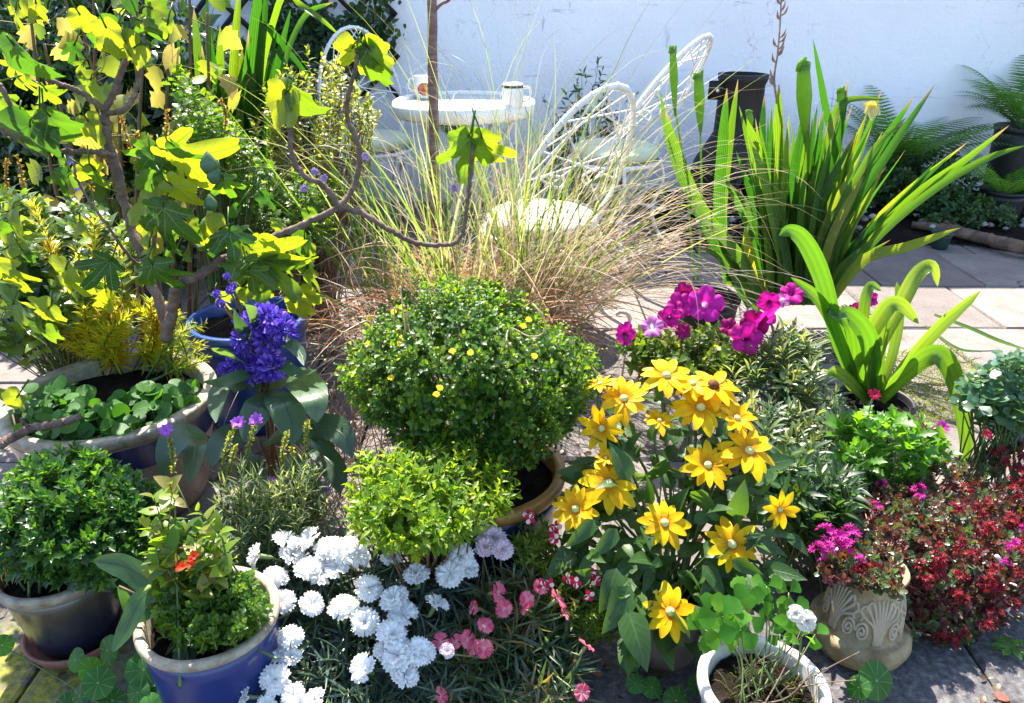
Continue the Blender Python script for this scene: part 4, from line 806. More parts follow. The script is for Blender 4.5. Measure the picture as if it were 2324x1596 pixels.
blades(g, rg, p, d, rg.uniform(.8, 1.35, n), rg.uniform(.0016, .003, n), rg.uniform(.35, .95, n), 16, .2, .4, 0, (.35, 1), 2.2)
part('green_blades', g, GRS, t)
g = MB(); n = 1200; p = on_disc(rg, n, gc + A(0, 0, .05), .31); p[:, 2] += rg.uniform(0, .22, n); d = np.stack([rg.normal(0, .7, n) + (p[:, 0] - gc[0]) * 1.5, rg.normal(-.15, .6, n), np.full(n, .75)], 1)
blades(g, rg, p, d, rg.uniform(.15, .50, n), rg.uniform(.0022, .006, n), rg.uniform(.3, 1.3, n), 11, .5, .5, 0, (0, 1), 1.3, None, .25)
n = 230; p = on_disc(rg, n, gc + A(.15, 0, .22), .25); d = np.stack([rg.normal(.25, .45, n), rg.normal(-.1, .35, n), np.ones(n)], 1)
blades(g, rg, p, d, rg.uniform(.5, 1.05, n), rg.uniform(.0015, .0028, n), rg.uniform(.4, 1.1, n), 16, .35, .4, 0, (.6, 1), 1.7, None, .3)
n = 130; p = on_disc(rg, n, gc + A(.30, .0, .22), .16); d = np.stack([rg.normal(.85, .35, n), rg.normal(-.1, .3, n), rg.normal(.8, .2, n)], 1)
blades(g, rg, p, d, rg.uniform(.45, .95, n), rg.uniform(.0016, .003, n), rg.uniform(.35, 1.0, n), 16, .4, .4, 0, (.6, 1), 1.5, None, .4)
n = 110; p = on_disc(rg, n, gc + A(-.32, -.1, .12), .14); d = np.stack([rg.normal(-.5, .4, n), rg.normal(-.25, .3, n), rg.normal(.8, .2, n)], 1)
blades(g, rg, p, d, rg.uniform(.3, .7, n), rg.uniform(.0018, .004, n), rg.uniform(.5, 1.4, n), 14, .4, .4, 0, (.2, 1), 1.5, None, .3)
for pts, w in (([(530, 1), ], 0),): pass
for pts in (((1235, 895), (1232, 935), (1250, 990), (1310, 1020), (1360, 1000), (1400, 983)), ((1600, 890), (1632, 930), (1630, 975), (1590, 985), (1535, 960), (1525, 1000), (1560, 1018), (1615, 1008)), ((1195, 900), (1195, 970), (1210, 1040), (1250, 1075), (1270, 1070)), ((1212, 840), (1225, 950), (1232, 1060), (1240, 1120))):
    tube(g, [P((u) / 1.0 - (1000 - 744) if False else 744 + (u - 1000) * .775, (v - 690) * .775 + 535, 1.36 + .05 * math.sin(u)) for u, v in pts], [.0016, .0012], 5, 40, .8)
part('dry_blades', g, TAN, t)
t = thing('cherry_tree', 'young tree with a slender banded reddish trunk rising out of the grass beside the table', 'tree', P(985, 440, 2.62) * A(1, 1, 0))
b = MB(); tp_ = P(980, 0, 2.62); bs = P(992, 640, 2.62); bs[2] = 0.; md = P(985, 300, 2.62); tube(b, [bs, P(987, 440, 2.62), md, P(981, 120, 2.62), tp_, tp_ + A(-.01, 0, .5), tp_ + A(.01, .02, 1.0)], [.0185, .0175, .0165, .0155, .014, .01], 12, 70); part('trunk', b, M_CHERRY, t)
b = MB(); p0 = P(988, 22, 2.62); tube(b, [p0, P(1003, 8, 2.62), P(1022, -3, 2.6), P(1060, -60, 2.55), P(1100, -150, 2.5)], [.006, .004], 7, 16); q = tp_ + A(0, 0, .3); tube(b, [q, q + A(-.12, .05, .15), q + A(-.3, .1, .45)], [.007, .003], 7, 12); tube(b, [q + A(0, 0, .2), q + A(.15, -.05, .4), q + A(.25, -.08, .7)], [.006, .003], 7, 12); part('branches', b, M_CHERRY, t)

def carnation_like(nm, mat):
    g = MB(); tp = leaf_tpl(np.linspace(0, 1, 7), [.12, .3, .42, .46, .40, .24, .03], .25, .3)
    for k in range(6): a = k * 1.047; place(g, tp, A(0, 0, .02 * (k % 2))[None], A(math.cos(a), math.sin(a), .45 + .2 * (k % 2))[None], A(0, 0, 1)[None], .95, k / 6.)
    me = g.mesh(nm); me.materials.append(mat); return me
# ------------------------------------------------------------------ gladiolus clump (right)
rg = np.random.default_rng(61); GLA = leafmat('sword_leaf', [(.016, .06, .010), (.032, .09, .012), (.055, .125, .014), (.18, .17, .02)], [(.03, .15, .006), (.07, .26, .008), (.30, .48, .010), (.62, .56, .015)], .46, .38, .5, lines=6, tipcol=(.32, .17, .07), tip=(.9, 1.))
gb = P(1790, 705, 2.62) * A(1, 1, 0); t = thing('gladiolus_clump', 'tall clump of upright ribbed sword leaves with spent seed heads before the white wall', 'plant', gb); g = MB(); SY = 2.62
def sword(pts, w, rn, y=0., dy=0., tw=0., fold=.2, prof=([0, .3, .7, .9, 1], [.75, 1, .9, .5, .02])):
    q = [P(u, v, SY + y + dy * i / max(1, len(pts) - 1)) for i, (u, v) in enumerate(pts)]; strap(g, q, w * S(q[0]), nrm(A(.15 * math.sin(w), -1, .3)), 16, fold, rn, prof, tw)
for a in (([(1650, 640), (1632, 480), (1640, 330), (1650, 200)], 34, .35), ([(1655, 650), (1640, 500), (1655, 330), (1675, 180)], 26, .5, .05), ([(1760, 690), (1758, 480), (1765, 320), (1768, 190)], 36, .62, -.03), ([(1750, 690), (1735, 450), (1730, 320), (1735, 215)], 24, .1, .1),
          ([(1860, 680), (1900, 420), (1872, 240), (1845, 88)], 22, .3, .05), ([(1720, 700), (1650, 570), (1560, 430), (1520, 320), (1497, 205)], 30, .45, -.08), ([(1700, 700), (1620, 560), (1555, 420), (1538, 300)], 20, .25), ([(1730, 700), (1690, 600), (1590, 470), (1530, 330), (1510, 250)], 36, .5, -.12), ([(1780, 690), (1740, 480), (1720, 360), (1695, 270)], 44, .55, -.05), ([(1800, 690), (1760, 520), (1730, 400), (1700, 310)], 36, .6, -.1),
          ([(1800, 690), (1780, 560), (1740, 460), (1690, 395)], 26, .3, -.14), ([(1840, 690), (1830, 500), (1870, 350), (1910, 235), (2020, 225)], 26, .55, -.08), ([(1830, 690), (1850, 480), (1900, 330), (1925, 180)], 24, .25, .0), ([(1850, 690), (1880, 500), (1960, 320), (2000, 205)], 20, .4, .05), ([(1850, 690), (1890, 520), (1985, 350), (2075, 218)], 34, .2, -.04), ([(1860, 690), (1920, 500), (2020, 340), (2122, 192)], 26, .35, -.02), ([(1870, 690), (1960, 560), (2080, 440), (2180, 370), (2290, 285)], 30, .5, -.06), ([(1870, 690), (1990, 540), (2120, 430), (2240, 360), (2330, 330)], 24, .45, -.1), ([(1860, 690), (1960, 530), (2060, 430), (2200, 320)], 18, .8, 0), ([(1880, 690), (1960, 590), (2060, 560), (2180, 517)], 34, .75, -.15), ([(1870, 690), (1930, 600), (2030, 480), (2120, 370)], 28, .15, -.05), ([(1870, 690), (1940, 580), (2050, 450), (2160, 350)], 22, .3, -.03),
          ([(1840, 690), (1860, 540), (1935, 420), (1990, 330), (2060, 265)], 22, .5, -.12), ([(1850, 690), (1880, 560), (1915, 480), (1960, 400)], 30, .9, -.18), ([(1830, 690), (1810, 520), (1800, 400), (1815, 290)], 24, .3, -.06), ([(1820, 690), (1850, 460), (1855, 350), (1870, 250)], 22, .2, -.02), ([(1790, 690), (1800, 480), (1820, 300), (1840, 200)], 26, .15, .06), ([(1810, 690), (1830, 560), (1870, 440), (1945, 300)], 26, .1, -.1), ([(1770, 690), (1690, 600), (1700, 480), (1660, 420)], 22, .4, -.1), ([(1735, 700), (1690, 660), (1640, 590), (1590, 560)], 26, .4, -.2), ([(1760, 700), (1720, 640), (1700, 570), (1690, 520)], 34, .97, -.1), ([(1735, 700), (1700, 640), (1655, 600), (1610, 480), (1540, 465)], 18, .7, -.1)):
    sword(a[0], a[1] * .72, a[2], a[3] if len(a) > 3 else 0, rg.uniform(-.06, .06), rg.uniform(-.5, .5))
for q in range(190):
    u0 = rg.uniform(1735, 1890); ut = u0 + rg.normal(15, 40) + (u0 - 1790) * 1.3; vt = rg.uniform(235, 580); sword([(u0, 692), (u0 + (ut - u0) * .3, 692 - (692 - vt) * .5), (ut, vt)], rg.uniform(9, 18), rg.uniform(.0, .8), rg.uniform(-.12, .15), 0, rg.uniform(-.8, .8))
part('leaves', g, GLA, t)
M_POD = leafmat('seed_pod', [(.09, .17, .03), (.15, .24, .04)], None, .4, .45, .4); M_DRY = plain('dry_seed_stalk', [(.16, .08, .055), (.30, .19, .14), (.42, .31, .25)], .8, .2, 60, .3)
for (u, v0, v1, ub, kk) in ((1527, 115, 235, 1575, 13), (1585, 172, 280, 1583, 17), (1823, 150, 290, 1790, 24), (1908, 205, 255, 1880, 14), (1700, 255, 290, 1715, 11)):
    p0, p1, pb = P(u, v0, SY - .03), P(u + 4, v1, SY - .03), P(ub, 640, SY); k = S(p0) * kk * .8
    b = MB(); tube(b, [pb, (pb + p1) / 2 + A(.01, 0, 0), p1], [.004, .0035], 7, 20)
    tube(b, [p1 + (p1 - p0) * .25, p1, p1 * .5 + p0 * .5, p0 * .85 + p1 * .15, p0], [.12 * k, .5 * k, .95 * k, .8 * k, .65 * k], 9, 20)
    for q in range(5): e = p0 + A((q - 2) * .3 * k, rg.uniform(-.3, .3) * k, 0); tube(b, [e - A(0, 0, .6 * k), e + A(0, 0, rg.uniform(.2, 1.2) * k)], [.3 * k, .26 * k], 6)
    part('seed_head', b, M_POD, t)
M_CRM = petalmat('pale_yellow_petal', [(.78, .58, .06), (.84, .76, .35)], None, .45); cy_me = carnation_like('yellow_bloom', M_CRM)
put('flower', cy_me, None, t, P(1975, 250, SY + .04), A(.2, -.9, .5), .4, 27 * S(P(1978, 246, SY)), 'pale yellow open bloom among the sword leaves')
b = MB(); pp = [P(u, v, SY) for u, v in ((1765, 240), (1757, 180), (1765, 120), (1770, 60), (1773, 0), (1776, -60))]; tube(b, pp, [.004, .003, .002], 6, 30); sp = smooth_path(pp, 60)
for i in sorted(rg.choice(np.arange(8, 58), 17, False)):
    e = sp[i]; dx = rg.choice((-1, 1)) * rg.uniform(.5, 1.3); d = nrm(sp[min(59, i + 1)] - sp[i] + A(dx * .004, -.002, .002)); tube(b, [e, e + d * .012 + A(dx * .007, 0, 0), e + d * .034 + A(dx * .004, 0, 0)], [.0015, .0045, .0006], 6, 7, rg.random())
part('dry_seed_stalk', b, M_DRY, t, 'dried brown seed stalk rising in front of the white wall')

# ------------------------------------------------------------------ broad strap-leaved plant
rg = np.random.default_rng(62); STR = leafmat('strap_leaf', [(.045, .12, .02), (.07, .15, .025), (.10, .19, .035)], [(.08, .27, .010), (.18, .38, .012), (.42, .55, .03)], .46, .28, .6, lines=3)
t = thing('pineapple_lily', 'bright green plant of broad arching strap leaves in the black nursery pot', 'plant', SLC + A(0, 0, .15)); g = MB(); Y0 = SLC[1]
PW = ([0, .2, .5, .75, .92, 1], [.6, .85, 1, .85, .5, .04])
for pts, w, rn, dy in (([(1955, 900), (1905, 780), (1868, 640), (1830, 555), (1795, 525), (1768, 535)], 52, .3, -.08), ([(1950, 900), (1900, 760), (1855, 680), (1795, 630)], 40, .5, -.05), ([(1975, 905), (1990, 800), (2040, 700), (2080, 625), (2115, 605), (2128, 650)], 46, .9, .06), ([(1968, 905), (1960, 800), (1960, 700), (1975, 650), (2000, 660)], 34, .6, .08), ([(1965, 900), (1930, 850), (2000, 715), (2040, 690), (2085, 735)], 50, .8, -.02), ([(1960, 900), (1945, 820), (1930, 740), (1880, 700), (1912, 716)], 46, .4, -.06), ([(1985, 905), (1980, 830), (1965, 760), (1925, 715), (1905, 725)], 58, .35, -.09), ([(2000, 905), (2050, 830), (2130, 740), (2225, 660)], 52, .75, .02), ([(1995, 908), (2050, 850), (2100, 810), (2140, 815), (2175, 900), (2190, 1000), (2182, 1072)], 64, .55, -.10), ([(1990, 905), (2025, 800), (2040, 700), (2035, 640)], 34, .7, .08), ([(1970, 915), (1930, 870), (1895, 845), (1875, 855)], 40, .8, -.12), ([(1990, 900), (2000, 800), (2010, 740), (2015, 700)], 46, .5, .0), ([(1980, 908), (1975, 860), (1985, 800), (1995, 760)], 44, .45, -.05)):
    q = [P(u, v, Y0 + dy * (i / (len(pts) - 1)) ** .8) for i, (u, v) in enumerate(pts)]; strap(g, q, w * .72 * S(q[0]), (rg.normal(0, .3), -1, .5), 26, .35, rn, PW, rg.uniform(-.3, .3))
part('leaves', g, STR, t)
b = MB(); LB = leafmat('fallen_blade_leaf', [(.04, .09, .02), (.08, .13, .02)], None, .3)
for pts, w in (([G(2120, 715, .10), G(2200, 745, .07), G(2270, 775, .03), G(2350, 800, .02)], .022), ([G(2100, 740, .08), G(2170, 790, .04), G(2230, 800, .015)], .014)): strap(b, pts, w, (0, -.5, 1), 14, .2, .4)
top('fallen_leaf_blade', b, LB, 'long green blades lying across the sunlit slabs at right', 'leaf')

# ------------------------------------------------------------------ wallflower mass, petunias
rg = np.random.default_rng(71); ERY = leafmat('wallflower_leaf', [(.03, .06, .035), (.05, .09, .05), (.08, .125, .06), (.11, .15, .05)], [(.15, .3, .08), (.25, .42, .1), (.45, .55, .1), (.6, .62, .1)], .32, .36, .6)
def clump(name, label, spots, Y, nl, ls, tpl, mat, foot, seed, slen=.06, tilt=(85, 12), up=.8, rr=(0, 1), stemmat=None, wid=1., cat='plant', spread=.35, jy=.06, basesc=.8):
    rg = np.random.default_rng(seed); t = thing(name, label, cat, foot); g = MB(); st = MB(); pos = np.array([P(u, v, Y(v) + rg.uniform(-jy, jy)) for u, v in spots]); foot = np.asarray(foot)
    d = nrm(nrm(pos - foot) * .5 + A(0, -.1, up) + rg.normal(0, spread, pos.shape)); shoots(g, st, rg, pos, d, nl, slen, ls, tpl, tilt, .25, rr, .0016, wid, basesc)
    b0 = foot + rg.normal(0, .04, pos.shape) * A(1, 1, 0); pk = pos - d * slen; sticks(st, b0, pk, .0025, .0016); part('foliage', g, mat, t); part('stems', st, stemmat or M_STEM, t); return t
def poly_spots(rg, n, poly):
    poly = np.array(poly, float); lo, hi = poly.min(0), poly.max(0); out = []
    while len(out) < n:
        p = rg.uniform(lo, hi); c = False; j = len(poly) - 1
        for i in range(len(poly)):
            if (poly[i][1] > p[1]) != (poly[j][1] > p[1]) and p[0] < (poly[j][0] - poly[i][0]) * (p[1] - poly[i][1]) / (poly[j][1] - poly[i][1]) + poly[i][0]: c = not c
            j = i
        if c: out.append(tuple(p))
    return out
yw = lambda v: 1.95 - (v - 780) / 330. * .52
clump('wallflower', 'grey-green narrow-leaved wallflower mass between the yellow coneflowers and the strap leaves', poly_spots(rg, 150, [(1690, 790), (1790, 720), (1870, 800), (1910, 900), (2000, 960), (2010, 1080), (1900, 1130), (1780, 1120), (1700, 960), (1650, 860)]), yw, 22, .055, leaf_tpl(_t, [.03, .05, .07, .085, .085, .06, .008], .35, .3), ERY, A(*(P(1800, 960, 1.72)[:2]), .03), 71, .07, (95, 14), .9)
RCK = leafmat('bright_weed_leaf', [(.05, .13, .018), (.08, .18, .022)], None, .42, .4, .45)
clump('leafy_seedlings', 'fresh green toothed seedlings growing under the strap leaves at right', poly_spots(rg, 34, [(1900, 940), (2080, 940), (2150, 1000), (2120, 1080), (1960, 1090)]), lambda v: 1.58 - (v - 950) / 130. * .12, 12, .052, CRISP, RCK, A(*(P(2030, 1010, 1.52)[:2]), .03), 72, .06, (85, 20), .8, wid=.8)
clump('wallflower', 'sprawling dark grey-green rosettes below the coneflower heads, right of centre', poly_spots(rg, 60, [(1760, 1030), (1960, 1080), (1960, 1140), (1840, 1180), (1730, 1130)]), lambda v: 1.40 - (v - 1040) / 130. * .1, 18, .06, LANCE, leafmat('dark_lance_leaf', [(.018, .042, .02), (.03, .065, .03), (.05, .09, .04)], None, .3, .4, .5), A(*(P(1840, 1100, 1.36)[:2]), .03), 73, .06, (90, 20), .7)
PETL = leafmat('petunia_leaf', [(.05, .085, .02), (.08, .12, .03), (.13, .14, .03)], None, .4, .45, .4)
pet = clump('petunia', 'petunia with magenta and purple trumpet flowers between the bush and the sword leaves', poly_spots(rg, 110, [(1395, 780), (1500, 740), (1600, 720), (1720, 760), (1700, 840), (1560, 860), (1440, 850)]) + poly_spots(rg, 25, [(1900, 700), (2000, 690), (1990, 760), (1900, 760)]), lambda v: 2.02 - (v - 720) / 140. * .18, 11, .032, OVATE, PETL, A(*(P(1600, 800, 1.96)[:2]), .15), 74, .06, (85, 25), .7)
def petunia(nm, seed, mat):
    rg = np.random.default_rng(seed); n = 60; a = np.arange(n) * 6.2832 / n; lob = np.abs(np.cos(a * 2.5)) ** .45; rows = []
    for q, (rr_, z_) in enumerate(((.05, -.8), (.09, -.45), (.16, -.18), (.35, -.04), (.6, .03), (.82, .03), (1., -.02))):
        r_ = rr_ * (1 - (.16 * (1 - lob) if q > 3 else 0) * (q - 3) / 2.); rows.append(np.stack([r_ * np.cos(a), r_ * np.sin(a), z_ + (.05 * np.sin(a * 5 + 1) + .03 * np.sin(a * 11 + seed)) * (q > 3) * (q - 3) / 2], 1))
    V = np.concatenate(rows); i, j = np.meshgrid(np.arange(6), np.arange(n), indexing='ij'); j2 = (j + 1) % n; g = MB()
    uv = np.stack([np.tile(a / 6.2832, 7), np.repeat(np.array([.05, .09, .16, .35, .6, .82, 1]), n)], 1); g.add(V, np.stack([i * n + j, i * n + j2, (i + 1) * n + j2, (i + 1) * n + j], -1).reshape(-1, 4), None, uv, np.tile(.5 + .5 * np.cos(a * 5), 7)); me = g.mesh(nm); me.materials.append(mat); return me
PM = {'m': petalmat('petunia_magenta', [(.50, .006, .22), (.62, .012, .30)], None, .4, ((.16, .004, .10), .1, .4)), 'p': petalmat('petunia_purple', [(.52, .008, .29), (.62, .02, .38)], None, .4, ((.9, .55, .75), .08, .2)), 'l': petalmat('petunia_pink', [(.62, .12, .46), (.74, .25, .6)], None, .4, ((.9, .7, .85), .1, .5)), 'd': petalmat('petunia_dark', [(.26, .003, .09), (.34, .006, .13)], None, .35)}
PMES = {k: petunia('petunia_' + k, i + 3, m_) for i, (k, m_) in enumerate(PM.items())}
for i, (u, v, r, k) in enumerate(((1602, 690, 46, 'p'), (1545, 692, 34, 'm'), (1552, 662, 24, 'd'), (1420, 757, 30, 'm'), (1480, 742, 28, 'l'), (1518, 720, 28, 'm'), (1735, 732, 46, 'p'), (1695, 768, 40, 'm'), (1712, 735, 36, 'd'), (1745, 686, 28, 'm'), (1775, 682, 18, 'l'), (1798, 666, 30, 'm'), (1655, 742, 24, 'd'), (1980, 678, 20, 'm'), (1938, 706, 22, 'd'), (1550, 752, 20, 'd'), (1530, 700, 22, 'm'))):
    p = P(u, v, 2.02 - (v - 720) / 140. * .18 - .07); rg_ = np.random.default_rng(i)
    put('flower', PMES[k], None, pet, p, A(rg_.normal(0, .45), -1 + rg_.normal(0, .2), .55 + rg_.normal(0, .3)), rg_.random() * 6, r * S(p) * .95)

# ------------------------------------------------------------------ coneflowers
rg = np.random.default_rng(81); RPET = petalmat('coneflower_petal', [(.88, .48, .003), (.90, .55, .004), (.90, .62, .006)], None, .5, ((.72, .32, .002), .05, .42), .5)
CONE = plain('cone_green', [(.22, .24, .05), (.42, .44, .16), (.55, .56, .30)], .6, .3, 300); CONEB = plain('cone_brown', [(.06, .02, .008), (.16, .06, .015)], .8, .2, 300, .3)
def notched(W): return leaf_tpl([0, .12, .3, .5, .7, .85, .94, 1.], [W * .45, W * .75, W * .97, W, W * .86, W * .58, W * .36, W * .04], .22, .22)
RV = [radial_flower('petals', n, 1., w, RPET, 2 if q != 3 else 1, ti, 10 + q, .16, notched(w)) for q, (n, w, ti) in enumerate(((6, .22, .02), (7, .205, .15), (6, .23, -.12), (9, .20, .35), (7, .20, .05), (6, .22, -.05), (7, .22, .22)))]
dd = MB(); lathe(dd, [(0, .17), (.06, .165), (.12, .135), (.16, .08), (.175, .02), (.15, -.02), (0, -.06)], n=20); cone_me = dd.mesh('cone'); cone_me.materials.append(CONE)
dd = MB(); lathe(dd, [(0, .24), (.10, .22), (.19, .15), (.23, .05), (.2, -.02), (0, -.06)], n=20); coneb_me = dd.mesh('cone'); coneb_me.materials.append(CONEB)
dd = MB(); lathe(dd, [(.165, .05), (.19, .03), (.20, .012), (.16, .0)], n=20); ring_me = dd.mesh('ring'); M_RING = plain('floret_ring', [(.30, .12, .005), (.45, .2, .01)], .7, .2, 200); ring_me.materials.append(M_RING)
RUDL = leafmat('coneflower_leaf', [(.018, .048, .016), (.03, .07, .02), (.05, .10, .028)], None, .3, .42, .45, vein=.45, veincol=(.10, .17, .07))
yr = lambda v: 1.02 + (1395 - v) / 540. * .32
rud = thing('yellow_coneflowers', 'tall yellow coneflowers with pale green centres growing from the taupe pot', 'flowering plant', RUDC + A(0, 0, .13)); st = MB(); g = MB(); base = RUDC + A(0, 0, .13)
for i, (u, v, r, n, kind) in enumerate(((1512, 853, 60, (.1, -.55, 1.), 0), (1416, 905, 55, (-.1, -.75, .8), 0), (1362, 872, 36, (-.3, .2, 1), 0), (1590, 925, 62, (0, -.8, .75), 0), (1618, 876, 62, (.1, -.35, 1), 1), (1672, 950, 48, (.2, -.6, .9), 0), (1366, 972, 50, (-.5, -.9, .25), 3), (1496, 955, 36, (.1, -.3, 1), 0), (1606, 1056, 56, (.05, -1, .5), 0), (1700, 1024, 66, (.1, -.6, .9), 0), (1381, 1098, 66, (0, -1, .75), 0), (1306, 1156, 54, (-.15, -1, .6), 0), (1508, 1187, 57, (.05, -1, .45), 0), (1661, 1236, 62, (.05, -1, .5), 0), (1770, 1156, 42, (.25, -1, .4), 3), (1521, 1389, 62, (.0, -1, .55), 2), (1572, 872, 44, (-.2, -.3, 1), 0), (1375, 1040, 26, (-.1, -.3, 1), 0))):
    n = A(n[0], n[1] * .62, max(n[2], .85)) if kind != 3 else A(*n); p = P(u, v, yr(v)); k = r * .99 * S(p); o = put('flower', RV[(0, 4, 1, 5, 2, 6)[i % 6] if kind != 3 else 3], None, rud, p, n, i * 1.3, k)
    sub('cone', coneb_me if kind == 1 else cone_me, None, o); sub('floret_ring', ring_me, None, o)
    q = p - nrm(n) * .012; b0 = base + rg.normal(0, .025, 3) * A(1, 1, 0); tube(st, [b0, (b0 + q) / 2 + A(rg.normal(0, .015), .015, -.02), q + A(0, .006, -.05), q], [.0035, .003, .0026], 6, 20)
n = 400; sp = poly_spots(rg, n, [(1370, 980), (1450, 900), (1640, 920), (1740, 1060), (1800, 1180), (1740, 1330), (1640, 1420), (1500, 1470), (1390, 1420), (1290, 1230), (1300, 1160)])
pos = np.array([P(u, v, yr(v) + rg.uniform(-.005, .11)) for u, v in sp]); hd = nrm((pos - base) * A(1, 1, .2) + rg.normal(0, .05, pos.shape)); d = hd + A(0, -.25, .1) + rg.normal(0, .4, pos.shape) - A(0, 0, .25)
place(g, OVATE, pos, d, np.tile(A(0, -.4, 1), (n, 1)) + rg.normal(0, .4, (n, 3)), rg.uniform(.035, .085, n), rg.random(n), .7)
for (u0, v0, u1, v1, w) in ((1425, 1385, 1470, 1520, .75), (1400, 1290, 1370, 1390, .7), (1420, 1360, 1400, 1362, .7), (1350, 1180, 1290, 1245, .6), (1400, 1200, 1350, 1270, .6), (1660, 1270, 1735, 1310, .6), (1430, 1330, 1380, 1440, .7)):
    p0, p1 = P(u0, v0, yr(v0) - .02), P(u1, v1, yr(v1) - .03); place(g, OVATE, p0[None], (p1 - p0)[None], A(0, -1, .5)[None], np.linalg.norm(p1 - p0), .6, w)
kk = 26; sticks(st, np.tile(base, (kk, 1)) + rg.normal(0, .02, (kk, 3)) * A(1, 1, 0), pos[:kk], .0022, .0012); part('leaves', g, RUDL, rud); part('stems', st, M_STEM, rud)

# ------------------------------------------------------------------ pinks (white and rose) at the front
def clumpG(name, label, spots, zf, nl, ls, tpl, mat, foot, seed, slen=.06, tilt=(85, 12), up=.8, rr=(0, 1), stemmat=None, wid=1., cat='plant', spread=.35, basesc=.8, out=.5, stem_r=.0016):
    rg = np.random.default_rng(seed); t = thing(name, label, cat, foot); g = MB(); st = MB(); pos = np.array([G(u, v, zf(u, v) + rg.uniform(-.05, .015)) for u, v in spots]); foot = np.asarray(foot)
    d = nrm(nrm(pos - foot) * out + A(0, -.1, up) + rg.normal(0, spread, pos.shape)); shoots(g, st, rg, pos, d, nl, slen, ls, tpl, tilt, .25, rr, stem_r, wid, basesc)
    b0 = foot + np.clip(rg.normal(0, .04, pos.shape), -.055, .055) * A(1, 1, 0); pk = pos - d * slen; sticks(st, b0, pk, .002, .0014); part('foliage', g, mat, t); part('stems', st, stemmat or M_STEM, t); return t
PNK = leafmat('pinks_leaf', [(.025, .055, .042), (.045, .085, .065), (.08, .125, .10)], [(.12, .22, .12), (.2, .32, .18), (.35, .45, .25)], .28, .38, .6)
GRASSY = leaf_tpl([0, .25, .6, .85, 1], [.035, .045, .035, .02, .003], .5, .35)
zw = lambda u, v: .27 - (v - 1180) / 420. * .13
rg = np.random.default_rng(91); wf = G(800, 1420, .02); wf[2] = .02
wp = clumpG('white_pinks', 'blue-green tuft of narrow leaves crowded with frilly white pinks at the front', poly_spots(rg, 230, [(600, 1280), (720, 1220), (900, 1230), (1080, 1260), (1020, 1400), (1000, 1640), (600, 1640), (570, 1480)]), lambda u, v: zw(u, v) - .035, 12, .062, GRASSY, PNK, wf, 91, .06, (80, 18), .6, spread=.5)
rg = np.random.default_rng(92); rf = G(1160, 1500, .02); rf[2] = .02
PNK2 = leafmat('rose_pinks_leaf', [(.03, .06, .035), (.05, .09, .05), (.09, .13, .06), (.14, .10, .05)], None, .3, .38, .55)
rp = clumpG('rose_pinks', 'tuft of narrow grey-green leaves with small rose-pink frilled flowers, front centre', poly_spots(rg, 170, [(1040, 1320), (1200, 1290), (1310, 1360), (1320, 1480), (1290, 1600), (1180, 1640), (1010, 1640), (1000, 1460)]), lambda u, v: .235 - (v - 1280) / 320. * .12 - .03, 11, .058, GRASSY, PNK2, rf, 92, .06, (85, 18), .6, spread=.5, rr=(0, 1), wid=1.3)
def carnation(nm, mat, seed, layers, fr):
    rg = np.random.default_rng(seed); g = MB()
    for l in range(layers):
        n = 5 if l == 0 else 6; R_ = 1. - .2 * l
        for k in range(n):
            a0 = k * 6.2832 / n + l * .55 + rg.normal(0, .2); m_ = 11; aa = np.linspace(-.68, .68, m_); rows = []; uv = []
            for q, (rr_, zl) in enumerate(((.01, .02), (.35, .09), (.7, .14), (.9, .15), (1., .12))):
                r_ = rr_ * R_ * (1 + (fr * (np.arange(m_) % 2 * 2 - 1) * .5 if q == 4 else 0)) * np.cos(aa * .62) ** .35; w_ = aa * (.95 if q else .6)
                z_ = zl * (1 + .7 * l) + (.10 * np.sin(aa * 5 + k * 2 + l) + .06 * np.sin(aa * 9 + k)) * rr_ + .12 * l * rr_ + rg.normal(0, .012, m_)
                rows.append(np.stack([r_ * np.cos(a0 + w_), r_ * np.sin(a0 + w_), z_], 1)); uv.append(np.stack([aa, np.full(m_, rr_)], 1))
            i, j = np.meshgrid(np.arange(4), np.arange(m_ - 1), indexing='ij'); g.add(np.concatenate(rows), np.stack([i * m_ + j, i * m_ + j + 1, (i + 1) * m_ + j + 1, (i + 1) * m_ + j], -1).reshape(-1, 4), None, np.concatenate(uv), rg.random())
    me = g.mesh(nm); me.materials.append(mat); return me
M_WP = petalmat('white_petal', [(.90, .90, .89), (.93, .93, .92)], None, .42); M_RP = petalmat('rose_petal', [(.68, .07, .15), (.76, .14, .22), (.80, .24, .30)], None, .35, ((.85, .5, .5), .05, .35)); M_PP = petalmat('blush_petal', [(.80, .60, .68), (.84, .72, .78)], None, .35)
CW = [carnation('white_bloom', M_WP, s, ly, .13) for s, ly in ((0, 3), (1, 2), (2, 3), (3, 2), (11, 3))]; CR = [carnation('rose_bloom', M_RP, s, 1, .22) for s in (5, 6)]; CB = carnation('blush_bloom', M_PP, 8, 3, .14)
dd = MB(); lathe(dd, [(.05, -1.3), (.16, -1.1), (.19, -.6), (.24, -.2), (.2, -.1)], n=10); cal_me = dd.mesh('calyx'); M_CAL = plain('calyx_green', [(.09, .14, .05), (.16, .20, .08)], .5, .3, 60); cal_me.materials.append(M_CAL)
st = MB(); rg = np.random.default_rng(93)
